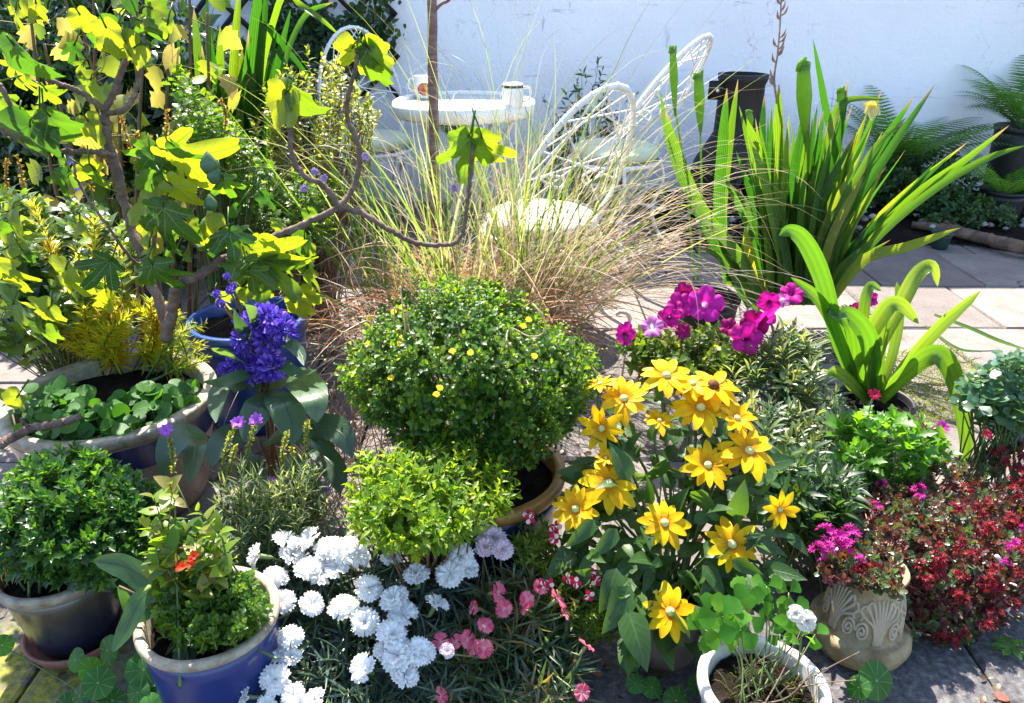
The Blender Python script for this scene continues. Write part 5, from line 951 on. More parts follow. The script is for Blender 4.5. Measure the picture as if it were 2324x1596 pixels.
for i, (u, v, r) in enumerate(((583, 1262, 32), (650, 1228, 34), (662, 1262, 38), (702, 1225, 40), (702, 1292, 40), (748, 1247, 40), (732, 1300, 40), (788, 1252, 42), (812, 1262, 34), (625, 1312, 34), (640, 1368, 38), (706, 1372, 32), (836, 1336, 36), (888, 1266, 30), (780, 1382, 38), (946, 1305, 38), (1022, 1302, 36), (1046, 1262, 32), (1062, 1290, 30), (1085, 1190, 30), (895, 1360, 40), (914, 1395, 40), (830, 1412, 38), (990, 1370, 30), (890, 1442, 42), (905, 1490, 44), (948, 1480, 36), (918, 1534, 36), (824, 1517, 38), (600, 1440, 38), (626, 1470, 40), (584, 1478, 36), (660, 1447, 34), (592, 1402, 32), (625, 1542, 36), (560, 1582, 28), (666, 1578, 34), (712, 1592, 32), (606, 1596, 24), (962, 1482, 30), (660, 1492, 30), (764, 1290, 32), (875, 1480, 30))):
    p = G(u, v, zw(u, v) + rg.uniform(-.004, .012)); n = A(rg.normal(0, .35), -.25 + rg.normal(0, .28), 1.)
    if u < 600: n = A(-.9, -.3, .4)
    k = r * S(p) * rg.uniform(.82, 1.0); o = put('flower', CW[i % 5], None, wp, p, n, rg.random() * 6, k); sub('calyx', cal_me, None, o); q = p - nrm(n) * 1.25 * k
    tube(st, [wf + rg.normal(0, .06, 3) * A(1, 1, 0), (wf + q) / 2 + A(0, 0, .04), q], [.0016, .0014], 5, 12)
part('flower_stalks', st, M_CAL, wp); st = MB()
for i, (u, v, r) in enumerate(((1130, 1345, 24), (1144, 1382, 22), (1076, 1380, 20), (1195, 1362, 20), (1266, 1360, 24), (1101, 1420, 20), (1060, 1452, 26), (1098, 1472, 26), (1000, 1455, 22), (1281, 1394, 18), (1330, 1466, 22), (1320, 1572, 22), (1000, 1580, 22), (1228, 1332, 18), (1075, 1470, 20), (1192, 1382, 16), (1036, 1456, 18))):
    p = G(u, v, .24 - (v - 1280) / 320. * .12); n = A(rg.normal(0, .6), -.4 + rg.normal(0, .35), .75); k = r * S(p) * rg.uniform(.8, 1.05); o = put('flower', CR[i % 2], None, rp, p, n, rg.random() * 6, k); sub('calyx', cal_me, None, o); q = p - nrm(n) * 1.25 * k
    tube(st, [rf + rg.normal(0, .06, 3) * A(1, 1, 0), (rf + q) / 2 + A(0, 0, .03), q], [.0016, .0014], 5, 12)
for i, (u, v, r) in enumerate(((1118, 1222, 32), (1140, 1247, 26), (1098, 1240, 26), (1014, 1478, 18))):
    p = G(u, v, .25); n = A(.2, -.5, .9); k = r * S(p); o = put('flower', CB, None, rp, p, n, i, k, 'pale blush-white bloom'); sub('calyx', cal_me, None, o); q = p - nrm(n) * 1.25 * k; tube(st, [rf, (rf + q) / 2, q], .0015, 5, 10)
part('flower_stalks', st, M_CAL, rp)

# ------------------------------------------------------------------ nemesia
rg = np.random.default_rng(95); NEM = leafmat('nemesia_leaf', [(.06, .11, .02), (.10, .15, .025), (.16, .18, .03)], None, .42, .4, .4)
zn = lambda u, v: .30 - (v - 1130) / 300. * .13
nf = G(1270, 1330, 0.02); nf[2] = .02
nem = clumpG('nemesia', 'wispy nemesia with tiny crimson and white flowers between the pinks and coneflowers', poly_spots(rg, 120, [(1150, 1230), (1200, 1150), (1260, 1190), (1300, 1270), (1400, 1330), (1370, 1440), (1280, 1420), (1230, 1330)]), zn, 12, .022, LANCE, NEM, nf, 95, .07, (70, 20), 1.)
M_NR = petalmat('nemesia_red', [(.42, .006, .03), (.55, .01, .06)], None, .3); M_NW = petalmat('nemesia_white', [(.8, .72, .6), (.84, .8, .76)], None, .3); M_NY = petalmat('nemesia_yellow', [(.75, .5, .03), (.8, .55, .05)], None, .3)
NP = leaf_tpl(np.linspace(0, 1, 6), [.12, .3, .42, .45, .36, .06], .2, .1); me_nr = radial_flower('crimson_petals', 4, 1., .4, M_NR, 1, .25, 3, .1, NP); me_nw = radial_flower('white_lip', 2, .9, .4, M_NW, 1, .0, 4, .1, NP)
for i, (u, v) in enumerate(((1198, 1168), (1202, 1178), (1255, 1208), (1262, 1195), (1258, 1222), (1290, 1312), (1340, 1300), (1352, 1318), (1232, 1330), (1246, 1325), (1338, 1352), (1308, 1322))):
    p = G(u, v, zn(u, v) + .01); o = put('flower', me_nr, None, nem, p, A(.2 * math.sin(i), -1, .5), i, 14 * S(p)); sub('lip', me_nw, None, o)

# ------------------------------------------------------------------ blue planter: red-veined leaves, salvia, ferny seedlings
rg = np.random.default_rng(96); pf = FBC + A(0, 0, .22)
SOR = leafmat('red_veined_leaf', [(.03, .075, .03), (.05, .11, .045)], None, .35, .32, .65, vein=.85, veincol=(.025, .02, .018))
t = thing('red_veined_sorrel', 'long dark-veined leaves hanging over the rim of the cobalt blue pot', 'plant', pf); g = MB(); st = MB(); yb = FBC[1]
SW = ([0, .12, .4, .75, .93, 1], [.25, .6, 1, .85, .45, .03])
for pts, w, dy, rn in (([(390, 1335), (340, 1320), (280, 1285), (212, 1272)], 62, .05, .2), ([(380, 1320), (370, 1350), (330, 1385), (298, 1412)], 52, -.03, .8), ([(360, 1330), (320, 1360), (290, 1420), (255, 1480)], 48, -.07, .6), ([(420, 1400), (425, 1440), (418, 1500), (408, 1565)], 54, -.11, .1), ([(400, 1340), (370, 1335), (350, 1350), (330, 1365)], 48, -.02, .9), ([(270, 1330), (290, 1370), (310, 1400), (330, 1420)], 30, -.02, .5), ([(420, 1310), (450, 1300), (480, 1310), (500, 1320)], 32, .0, .3), ([(400, 1300), (385, 1260), (395, 1220), (400, 1190)], 34, .0, .8), ([(410, 1320), (440, 1310), (445, 1290), (470, 1280)], 36, -.03, .6)):
    q = [P(u, v, yb + dy * (i / (len(pts) - 1)) + .0) for i, (u, v) in enumerate(pts)]; strap(g, q, w * S(q[0]), (rg.normal(0, .2), -.8, .8), 20, .12, rn, SW, rg.uniform(-.4, .4)); tube(st, [pf + rg.normal(0, .02, 3), (pf + q[0]) / 2, q[0]], .0018, 5, 8)
part('leaves', g, SOR, t); part('stems', st, M_STEMR, t)
yj = lambda v: yb + .06 - (v - 1100) / 350. * .10
SALV = leafmat('salvia_leaf', [(.05, .095, .02), (.08, .14, .025), (.14, .19, .03), (.20, .14, .08)], None, .38, .4, .5)
t = clump('salvia', 'leggy plant with yellow-green leaves, bronze tips and two scarlet buds in the cobalt pot', poly_spots(rg, 46, [(345, 1110), (420, 1080), (500, 1200), (530, 1290), (470, 1360), (350, 1340), (330, 1230)]), yj, 7, .036, OVATE, SALV, pf, 97, .06, (85, 25), .9, jy=.03)
M_SC = petalmat('scarlet', [(.55, .02, .006), (.65, .05, .01)], None, .3)
for i, (u, v) in enumerate(((440, 1262), (432, 1280), (436, 1268), (415, 1285), (408, 1286))): p = P(u, v, yj(v) - .05); put('flower', me_tmp if False else radial_flower('scarlet_petals', 4, 1., .3, M_SC, 1, .9, i, .1), None, t, p, A(.3, -.6, .8), i, 13 * S(p))
rg = np.random.default_rng(98)
FRN = leafmat('ferny_leaf', [(.03, .075, .018), (.06, .12, .024), (.11, .17, .03)], None, .4, .4, .45)
clumpG('ferny_seedlings', 'fine cut green seedlings filling the front of the cobalt blue pot', poly_spots(rg, 420, [(335, 1370), (420, 1300), (560, 1300), (612, 1370), (560, 1428), (470, 1448), (395, 1430)]), lambda u, v: .325 - (v - 1310) / 150. * .04, 12, .0145, CRISP, FRN, pf, 98, .04, (85, 25), 1.)
rg = np.random.default_rng(99)
GYP = leafmat('grey_needle', [(.08, .125, .08), (.13, .18, .11), (.19, .23, .12)], None, .35, .4, .5)
tl_f = P(540, 1290, 1.12); tl_f[2] = .03
tdf = clump('purple_toadflax', 'feathery grey-green toadflax with slender spires tipped in violet flowers', poly_spots(rg, 150, [(480, 1180), (500, 1080), (560, 1040), (720, 1030), (745, 1130), (640, 1210), (560, 1260)]), lambda v: 1.26 - (v - 1050) / 210. * .1, 16, .036, THIN, GYP, tl_f, 99, .08, (70, 20), 1.2, jy=.04)
M_LIN = petalmat('toadflax_violet', [(.34, .08, .48), (.48, .15, .60)], None, .3); lin_me = radial_flower('violet_florets', 9, 1., .3, M_LIN, 3, .5, 7, .1)
SPK = leafmat('seed_spike', [(.12, .17, .04), (.22, .22, .09), (.28, .22, .14)], None, .3); sg = MB(); st = MB()
for i, (u, v, u1, v1, fl_) in enumerate(((540, 960, 500, 1090, 1), (581, 954, 545, 1085, 1), (378, 978, 395, 1085, 1), (617, 1098, 605, 1180, 1), (571, 1106, 560, 1180, 1), (617, 1147, 590, 1210, 1), (730, 1133, 690, 1230, 1), (735, 1108, 720, 1180, 1), (654, 978, 645, 1090, 0), (700, 955, 690, 1080, 0), (663, 1010, 660, 1100, 0), (535, 1010, 515, 1090, 0), (1232, 1105, 1160, 1195, 0), (1215, 1130, 1170, 1200, 0))):
    if i > 11: continue
    y = 1.28; p0, p1 = P(u, v, y), P(u1, v1, y); q = smooth_path([p1, (p0 + p1) / 2 + rg.normal(0, .006, 3), p0], 30); tube(st, [tl_f + A(rg.normal(0, .04), 0, 0), p1], .0014, 4, 8); tube(st, q, [.0014, .0008], 5)
    ii = np.repeat(np.arange(3, 28), 5); d = rand_dirs(rg, len(ii), .8); place(sg, OVAL, q[ii], d, rand_dirs(rg, len(ii)), rg.uniform(.006, .011, len(ii)), rg.random(len(ii)))
    if fl_: put('flower', lin_me, None, tdf, p0, A(rg.normal(0, .3), -.6, .8), i, 17 * S(p0))
part('seed_spikes', sg, SPK, tdf); part('spire_stalks', st, M_STEM, tdf)

# ------------------------------------------------------------------ violet-blue flowering plant and the broad-leaved clump below it
rg = np.random.default_rng(101); cf = P(590, 950, 1.52); cf[2] = .03; BRD = leafmat('broad_leaf', [(.022, .055, .030), (.04, .085, .045), (.065, .12, .05)], None, .3, .36, .6, vein=.5, veincol=(.02, .045, .03))
t = thing('bluebeard', 'broad dark-leaved plant with dense clusters of violet-blue flowers beside the big tub', 'flowering plant', cf); g = MB(); st = MB(); yc = 1.50
BW = ([0, .1, .35, .6, .85, .97, 1], [.12, .5, 1, .95, .55, .15, .02])
for k, (pts, w) in enumerate((([(590, 1000), (545, 985), (500, 1010), (478, 1060)], 72), ([(600, 1010), (650, 985), (720, 1000), (760, 1050)], 74), ([(640, 1010), (720, 970), (775, 985), (800, 1040)], 66), ([(470, 990), (420, 985), (385, 1020), (370, 1085)], 78), ([(480, 1000), (450, 1010), (440, 1050), (430, 1100)], 60), ([(600, 880), (540, 870), (500, 895), (490, 960)], 66), ([(610, 880), (670, 860), (710, 900), (720, 960)], 76), ([(600, 890), (590, 920), (570, 960), (555, 1005)], 62), ([(610, 890), (640, 910), (660, 960), (665, 1010)], 74), ([(600, 860), (560, 850), (500, 870), (460, 868)], 34), ([(590, 800), (560, 760), (540, 730), (530, 700)], 28), ([(600, 780), (640, 770), (680, 800), (690, 830)], 30), ([(580, 830), (540, 820), (505, 800), (480, 790)], 30), ([(600, 840), (640, 830), (680, 850), (720, 840)], 30), ([(590, 760), (580, 730), (570, 700), (550, 690)], 24), ([(640, 1040), (660, 1060), (670, 1090), (675, 1120)], 60), ([(560, 1030), (570, 1060), (575, 1100), (570, 1140)], 64), ([(700, 1020), (740, 1040), (765, 1080), (770, 1120)], 56))):
    q = [P(u, v, yc - .04 - .10 * (i / 3.) + (.03 if v < 900 else -.05)) for i, (u, v) in enumerate(pts)]; strap(g, q, w * S(q[0]), (rg.normal(0, .3), -.5, 1), 18, .15, rg.random(), BW, rg.uniform(-.3, .3)); tube(st, [cf + rg.normal(0, .02, 3) * A(1, 1, 0), (cf + q[0]) / 2 + A(0, .02, .02), q[0]], .003, 5, 10)
part('leaves', g, BRD, t)
M_BB = petalmat('violet_blue', [(.07, .035, .38), (.15, .075, .56), (.32, .20, .74)], None, .3)
FR = leaf_tpl([0, .3, .6, .85, 1], [.05, .12, .2, .16, .02], .2, .15); hm = []
for s in range(3):
    r2 = np.random.default_rng(200 + s); hb = MB(); n = 190; d = rand_dirs(r2, n, .25); c0 = d * .55; place(hb, FR, c0, d + r2.normal(0, .45, (n, 3)), rand_dirs(r2, n), r2.uniform(.4, .75, n), r2.random(n)); hb_me = hb.mesh('flower_cluster'); hb_me.materials.append(M_BB); hm.append(hb_me)
for i, (u, v, r) in enumerate(((606, 728, 40), (570, 742, 38), (640, 748, 34), (548, 772, 26), (612, 770, 36), (600, 815, 34), (618, 835, 32), (570, 850, 26), (536, 825, 22), (510, 838, 16), (555, 812, 24), (660, 766, 16), (592, 842, 26), (500, 690, 11), (492, 668, 10), (528, 650, 9), (515, 628, 8), (522, 660, 10), (706, 1014, 9), (590, 912, 9))):
    p = P(u, v, yc - .02 + rg.uniform(-.02, .02)); put('flower_cluster', hm[i % 3], None, t, p, rand_dirs(rg, 1)[0] + A(0, 0, 1.5), i, r * S(p)); tube(st, [P(592, 900, yc), (P(592, 820, yc) + p) / 2, p], .0022, 5, 8)
part('stems', st, M_STEMR, t)

# ------------------------------------------------------------------ dry twigs between the bush and the blue pot
rg = np.random.default_rng(103); b = MB(); tf = P(735, 880, 1.75); tf[2] = .0
for q in range(130):
    p0 = tf + A(rg.normal(0, .07), rg.normal(-.08, .17), .01); e = p0 + A(rg.normal(0, .10), rg.normal(0, .06), rg.uniform(.04, .26)); tube(b, [p0, (p0 + e) / 2 + rg.normal(0, .02, 3), e], [.0018, .0008], 4, 8, rg.random())
top('dry_twigs', b, M_TWIG, 'brown tangle of dead twigs beside the round daisy bush', 'twigs', kind='stuff')

# ------------------------------------------------------------------ nasturtium, lower left and lower right
NAS = leafmat('nasturtium_leaf', [(.03, .095, .022), (.05, .14, .03), (.07, .17, .035)], None, .38, .35, .55)
def shield(nm):
    n = 28; a = np.arange(n) * 6.2832 / n; rows = [np.zeros((1, 3))]; 
    for q in (.3, .65, .9, 1.): rows.append(np.stack([q * np.cos(a) * (1 + .03 * np.sin(5 * a)), q * np.sin(a), -.12 * q * q + .05 * np.sin(a * 3 + 1) * q + .0 * a], 1))
    V = np.concatenate(rows); g = MB(); T = [(0, 1 + i, 1 + (i + 1) % n) for i in range(n)]; i, j = np.meshgrid(np.arange(3), np.arange(n), indexing='ij'); j2 = (j + 1) % n
    uv = np.stack([V[:, 0] * .5 + .5, V[:, 1] * .5 + .5], 1); g.add(V, np.stack([1 + i * n + j, 1 + (i + 1) * n + j, 1 + (i + 1) * n + j2, 1 + i * n + j2], -1).reshape(-1, 4), T, uv, .5); return g
m = N('nasturtium_veined'); uv = m.sep(m.n('ShaderNodeTexCoord').outputs['UV']); oi = m.n('ShaderNodeObjectInfo').outputs['Random']
x_, y_ = m.math('SUBTRACT', uv[0], .5), m.math('SUBTRACT', uv[1], .5); ang = m.math('ARCTAN2', y_, x_); rad = m.math('SQRT', m.math('ADD', m.math('MULTIPLY', x_, x_), m.math('MULTIPLY', y_, y_)))
vv = m.mapr(m.math('COSINE', m.math('MULTIPLY', ang, 9.)), .93, .995, 0, .6); vv = m.math('MAXIMUM', vv, m.mapr(rad, .02, .05, 1, 0)); c = m.ramp(oi, [(.02, .085, .014), (.04, .14, .022)]); c = m.mix(1., c, m.mapr(m.noise(40, 3), .3, .7, .8, 1.15), 'MULTIPLY'); c = m.mix(vv, c, (.16, .26, .10))
sh = m.pbr(c, .48, .3); tr_ = m.n('ShaderNodeBsdfTranslucent'); m.l(m.mix(1., c, (4.5, 4., 1.5), 'MULTIPLY'), tr_.inputs[0]); mx = m.n('ShaderNodeMixShader'); mx.inputs[0].default_value = .38; m.l(sh, mx.inputs[1]); m.l(tr_.outputs[0], mx.inputs[2]); M_NAS = m.end(mx.outputs[0])
nas_me = shield('n').mesh('nasturtium_leaf'); nas_me.materials.append(M_NAS)
def nasturtium(label, root, items, seed):
    rg = np.random.default_rng(seed); t = thing('nasturtium', label, 'plant', root); st = MB()
    for u, v, r, z_, nx_, ny_ in items:
        p = G(u, v, z_); n = nrm(A(nx_, ny_, .7)); put('leaf', nas_me, None, t, p, n, rg.random() * 6, r * S(p)); q = p - n * .02; tube(st, [np.asarray(root) + rg.normal(0, .01, 3) * A(1, 1, 0), (np.asarray(root) + q) / 2 + A(0, 0, -.01), q, p - n * .002], [.0014, .0012], 5, 14)
    part('runner', st, M_STEM, t)
nasturtium('round-leaved nasturtium trailing over the slabs at the bottom left', G(330, 1640, .02), ((170, 1498, 27, .10, -.5, -.7), (208, 1520, 30, .12, .9, -.2), (222, 1550, 36, .12, .2, -.7), (180, 1580, 30, .09, -.5, -.5), (243, 1477, 34, .12, -.6, -.8), (326, 1520, 40, .13, .3, -.8), (312, 1572, 30, .10, -.2, -.9), (372, 1580, 36, .09, .1, -.5), (255, 1590, 28, .08, .2, -.4), (5, 1465, 24, .10, .6, -.6), (330, 1482, 24, .11, .2, -.3), (340, 1600, 26, .09, 0, -.6), (150, 1600, 26, .06, 0, -.6)), 105)
nasturtium('pair of large dark nasturtium leaves on the slabs below the stone urn', G(1960, 1610, .01), ((1990, 1545, 44, .07, .25, -.75), (1948, 1560, 27, .07, -.7, -.4)), 106)
nasturtium('dark round nasturtium leaves spreading on shaded paving by the taupe pot', G(1500, 1590, .01), ((1442, 1552, 22, .04, 0, -.5), (1480, 1560, 24, .03, .1, -.4), (1535, 1590, 30, .05, .1, -.5), (1580, 1555, 22, .05, .4, -.4), (1615, 1530, 26, .05, .3, -.5), (1430, 1500, 24, .05, -.2, -.6)), 107)

# ------------------------------------------------------------------ columbine and the white rose in the white-rimmed pot
rg = np.random.default_rng(111); wz = WPC + A(0, 0, .14); COLL = leafmat('columbine_leaf', [(.03, .11, .016), (.05, .15, .02), (.075, .18, .022)], None, .42, .5, .22)
t = thing('columbine', 'fresh green columbine leaflets on thin stalks rising from the white-rimmed pot', 'plant', wz); g = MB(); st = MB()
TRI = leaf_tpl([0, .1, .35, .55, .68, .74, .85, .9, 1], [.03, .07, .30, .48, .5, .44, .40, .24, .12], .18, .15)
for (u, v, s, dy) in ((1665, 1370, 46, .02), (1640, 1400, 52, .0), (1680, 1430, 46, -.02), (1640, 1440, 50, -.01), (1700, 1395, 44, .02), (1610, 1390, 40, .05), (1690, 1350, 40, .05), (1730, 1360, 36, .07), (1790, 1345, 36, .09), (1760, 1400, 34, .06), (1800, 1380, 34, .09), (1600, 1430, 46, .04), (1740, 1330, 34, .09), (1850, 1440, 30, .05), (1770, 1440, 28, .04), (1820, 1400, 30, .08)):
    p = P(u, v, WPC[1] + dy); k = s * S(p)
    up = nrm(A(rg.normal(0, .3), -.75, .8)); ax = nrm(np.cross(A(0, 0, 1), up)); ay = np.cross(up, ax); a0 = rg.random() * 6
    for q in range(3): a = a0 + q * 2.094; d = ax * math.cos(a) + ay * math.sin(a); place(g, TRI, (p + d * .003)[None], (d + rg.normal(0, .12, 3))[None], up[None] + rg.normal(0, .1, (1, 3)), k, rg.random())
    tube(st, [wz + rg.normal(0, .03, 3) * A(1, 1, 0), (wz + p) / 2 + rg.normal(0, .012, 3), p], [.0016, .001], 5, 14)
part('leaflets', g, COLL, t); part('stems', st, M_STEM, t)
t = thing('wispy_seedling', 'thin straggling stems and moss on the dark compost of the white-rimmed pot', 'plant', wz + A(0, -.02, 0)); g = MB(); st = MB()
p0 = on_disc(rg, 420, wz + A(.01, -.01, -.01), WPR * .72); blades(g, rg, p0, rand_dirs(rg, 420, .7), rg.uniform(.015, .05, 420), .0014, .6, 6, .6, .5, 0); part('blades', g, leafmat('moss_blade', [(.04, .06, .015), (.09, .10, .03), (.10, .075, .04)], None, .3), t)
for q in range(14): a = wz + rg.normal(0, .03, 3) * A(1, 1, 0); e = a + A(rg.normal(.02, .04), rg.normal(0, .04), rg.uniform(.05, .13)); tube(st, [a, (a + e) / 2 + rg.normal(0, .01, 3), e], [.0014, .0008], 5, 10)
part('stems', st, M_TWIG, t)
p = P(1822, 1398, WPC[1] + .02); t = thing('white_rose', 'small cream-white open rose bloom with yellow-green leaves above the white-rimmed pot', 'flowering plant', wz + A(.03, .01, 0))
M_CRW = petalmat('cream_petal', [(.80, .74, .58), (.84, .82, .76)], None, .35); crm = carnation('rose_petals', M_CRW, 9, 3, .02)
for q, (u, v, r, n) in enumerate(((1828, 1408, 25, (.2, -1, .5)), (1806, 1392, 20, (-.4, -.8, .7)), (1836, 1418, 18, (.6, -1, .2)))): e = P(u, v, WPC[1] + .02); put('flower', crm, None, t, e, A(*n), q, r * S(e))
st = MB(); tube(st, [wz + A(.03, .01, 0), wz + A(.05, .0, .05), p], [.002, .0014], 5, 12); part('stem', st, M_STEM, t)
g = MB(); pp = np.array([P(u, v, WPC[1] + .02) for u, v in ((1800, 1425), (1815, 1430), (1845, 1450), (1790, 1410), (1780, 1440))]); place(g, OVATE, pp, rand_dirs(rg, 5, .2), np.tile(A(0, -.7, .7), (5, 1)), .028, .7); part('leaves', g, COLL, t)

# ------------------------------------------------------------------ stonecrop spilling over the urn
rg = np.random.default_rng(121); SED = leafmat('stonecrop_leaf', [(.05, .10, .045), (.06, .11, .05), (.09, .075, .045), (.10, .04, .035), (.10, .02, .028), (.045, .015, .018)], None, .18, .38, .5)
sf = uc + A(.02, .01, UH - .01); t = thing('stonecrop', 'mat of red stonecrop with magenta and crimson star flowers spilling from the urn', 'succulent', sf); g = MB(); st = MB()
def zsed(u, v):
    if u < 2040 and 1200 < v < 1345: return .21
    return float(np.interp(v, [1000, 1150, 1260, 1340, 1420, 1470], [.17, .18, .185, .13, .06, .02])) * (1. if u < 2150 else .8)
spots = poly_spots(rg, 640, [(1850, 1290), (1900, 1240), (1960, 1130), (2060, 1060), (2180, 1040), (2324, 1000), (2390, 1040), (2390, 1330), (2320, 1370), (2260, 1420), (2170, 1460), (2080, 1440), (2035, 1400), (2020, 1330), (1960, 1305), (1900, 1320)])
spots += poly_spots(rg, 190, [(1870, 1230), (1980, 1110), (2110, 1080), (2110, 1310), (1990, 1330), (1890, 1310)]) + poly_spots(rg, 90, [(1990, 1310), (2130, 1310), (2120, 1440), (2050, 1440), (2010, 1390)])
pos = np.array([G(u, v, zsed(u, v) + rg.uniform(-.02, .012)) for u, v in spots]); d = nrm(A(0, -.35, 1) + rg.normal(0, .4, pos.shape))
SUC = leaf_tpl([0, .2, .5, .8, .95, 1], [.12, .25, .36, .36, .2, .03], .35, -.1)
shoots(g, st, rg, pos, d, 11, .022, .014, SUC, (95, 25), .2, (0, 1), .0013)
cen = G(2080, 1230, .02); cen[2] = .03; sticks(st, np.where((pos[:, 0:1] < uc[0] + .12), sf, pos * A(1, 1, 0) + A(-.02, .03, .02)), pos - d * .02, .0016, .0013)
part('rosettes', g, SED, t); part('stems', st, plain('pink_stem', [(.22, .06, .05), (.34, .16, .12)], .6, .3, 30), t)
STAR = leaf_tpl([0, .3, .7, 1], [.06, .13, .09, .01], .3, .0); M_MG = petalmat('sedum_magenta', [(.42, .01, .20), (.58, .03, .30)], None, .25); M_CR = petalmat('sedum_crimson', [(.12, .005, .014), (.22, .010, .022), (.38, .035, .03)], None, .25)
def sedhead(mat, s):
    r2 = np.random.default_rng(s); hb = MB(); k = 16
    for q in range(k):
        c0 = nrm(r2.normal(size=3) + A(0, 0, .9)) * r2.uniform(.3, .75); n = 6; a = np.arange(n) * 1.047; x = nrm(np.cross(c0, A(.3, .9, .1))); y = np.cross(nrm(c0), x); dd_ = np.cos(a)[:, None] * x + np.sin(a)[:, None] * y + nrm(c0) * .6
        place(hb, STAR, np.tile(c0, (n, 1)), dd_, np.tile(nrm(c0), (n, 1)), .42, np.full(n, r2.random()))
    me = hb.mesh('star_cluster'); me.materials.append(mat); return me
SM = [sedhead(M_MG, 1), sedhead(M_MG, 2)]; SC = [sedhead(M_CR, 3), sedhead(M_CR, 4), sedhead(M_CR, 5)]
for i, (u, v, r) in enumerate(((1875, 1215, 30), (1902, 1225, 34), (1930, 1215, 28), (1855, 1252, 28), (1880, 1250, 26), (1925, 1240, 24), (1985, 1155, 20), (2083, 1115, 22), (2088, 1132, 16), (2000, 1102, 18), (2300, 1240, 22), (2285, 1275, 16), (1950, 1268, 16), (2320, 1200, 18))):
    p = G(u, v, zsed(u, v) + (.05 if u < 1960 and v > 1180 else .015)); put('flower_head', SM[i % 2], None, t, p, A(rg.normal(0, .3), -.4, 1), i, r * S(p), 'magenta star flower head')
for i, (u, v) in enumerate(poly_spots(rg, 60, [(2000, 1290), (2080, 1280), (2170, 1190), (2140, 1090), (2230, 1060), (2290, 1000), (2370, 980), (2380, 1300), (2300, 1330), (2200, 1360), (2100, 1350), (2030, 1320)]) + [(2140, 1440), (2160, 1455), (2260, 1395), (2300, 1370), (2240, 1420), (1950, 1290), (1985, 1285), (2190, 1440)]):
    p = G(u, v, zsed(u, v) + rg.uniform(.0, .022)); put('flower_head', SC[i % 3], None, t, p, A(rg.normal(0, .4), -.4, 1), i, rg.uniform(16, 27) * S(p))

# ------------------------------------------------------------------ right edge: columbine clump, little daisies, weed rosette, fallen petal, moss
rg = np.random.default_rng(131); AQ = leafmat('blue_green_leaf', [(.03, .085, .045), (.05, .12, .06), (.08, .15, .075)], None, .35, .4, .5); af = P(2280, 960, 1.66); af[2] = .03
clump('blue_columbine', 'blue-green columbine leaves clustered at the right edge above the teal pot', poly_spots(rg, 60, [(2170, 830), (2240, 800), (2350, 800), (2360, 960), (2280, 960), (2200, 920)]), lambda v: 1.74 - (v - 800) / 160. * .1, 8, .036, TRI, AQ, af, 131, .035, (90, 50), 1., spread=.3)
for i, (u, v, r, mm) in enumerate(((2082, 975, 22, 'r'), (2138, 970, 18, 'm'), (1984, 895, 15, 'r'), (2240, 985, 12, 'r'))):
    p = P(u, v, 1.55); t = thing('little_daisy', ('dark red daisy left of the drooping strap leaf', 'magenta daisy right beside the drooping strap leaf', 'tiny crimson daisy at the foot of the strap leaves', 'small red bloom by the columbine at right')[i], 'flower', A(p[0], p[1], .02)); me = radial_flower('daisy_rays', 13, 1., .14, petalmat('daisy_' + str(i), [(.34, .008, .04), (.45, .01, .06)] if mm == 'r' else [(.55, .03, .3), (.62, .06, .4)], None, .3), 2, .3, i)
    put('flower', me, None, t, p, A(.1, -.7, .7), 0, r * S(p)); st = MB(); tube(st, [A(p[0], p[1] + .01, .02), p - A(0, -.004, .004)], .0016, 5, 8); part('stem', st, M_STEM, t)
g = MB(); wc = G(2295, 1472, .01); n = 16; a = rg.random(n) * 6.28; place(g, SPOON, np.tile(wc, (n, 1)), np.stack([np.cos(a), np.sin(a), np.full(n, .35)], 1), np.tile(A(0, 0, 1.), (n, 1)), rg.uniform(.025, .042, n), rg.random(n)); top('weed_rosette', g, RCK, 'bright green weed rosette on the dark slab at lower right', 'weed', at=wc)
PT = leafmat('fallen_petal', [(.30, .07, .09), (.40, .12, .13)], None, .3)
for u, v, s, lb in ((2262, 2060 / 1.2908 - 10, 34, 'fallen dusky pink petal on the slab at the bottom right'), (1750, 1410, 14, 'brown curled petal caught by the white-rimmed pot'), (1530 * 0 + 1745 - 400, 1530, 26, 'reddish dead leaf on shaded paving beside the rose-pink flowers')):
    g = MB(); q = G(u, v, .006); place(g, OVAL, q[None], A(1, .35, .05)[None], A(0, 0, 1)[None], s * S(q) * 1.2, .5, 1.3); top('fallen_petal', g, PT, lb, 'petal', at=q)
g = MB(); n = 2600; sp = np.array([G(u, v, .004) for u, v in poly_spots(rg, n, [(2020, 800), (2150, 780), (2240, 840), (2180, 960), (2050, 980), (1960, 930)])]); blades(g, rg, sp, rand_dirs(rg, n, .9), rg.uniform(.012, .035, n), .0018, .5, 4, .4, .5, 0); top('moss_carpet', g, leafmat('moss', [(.07, .09, .015), (.12, .14, .02), (.16, .17, .04)], None, .35), 'low mossy green growth on the slabs behind the strap leaves', 'moss', kind='stuff')

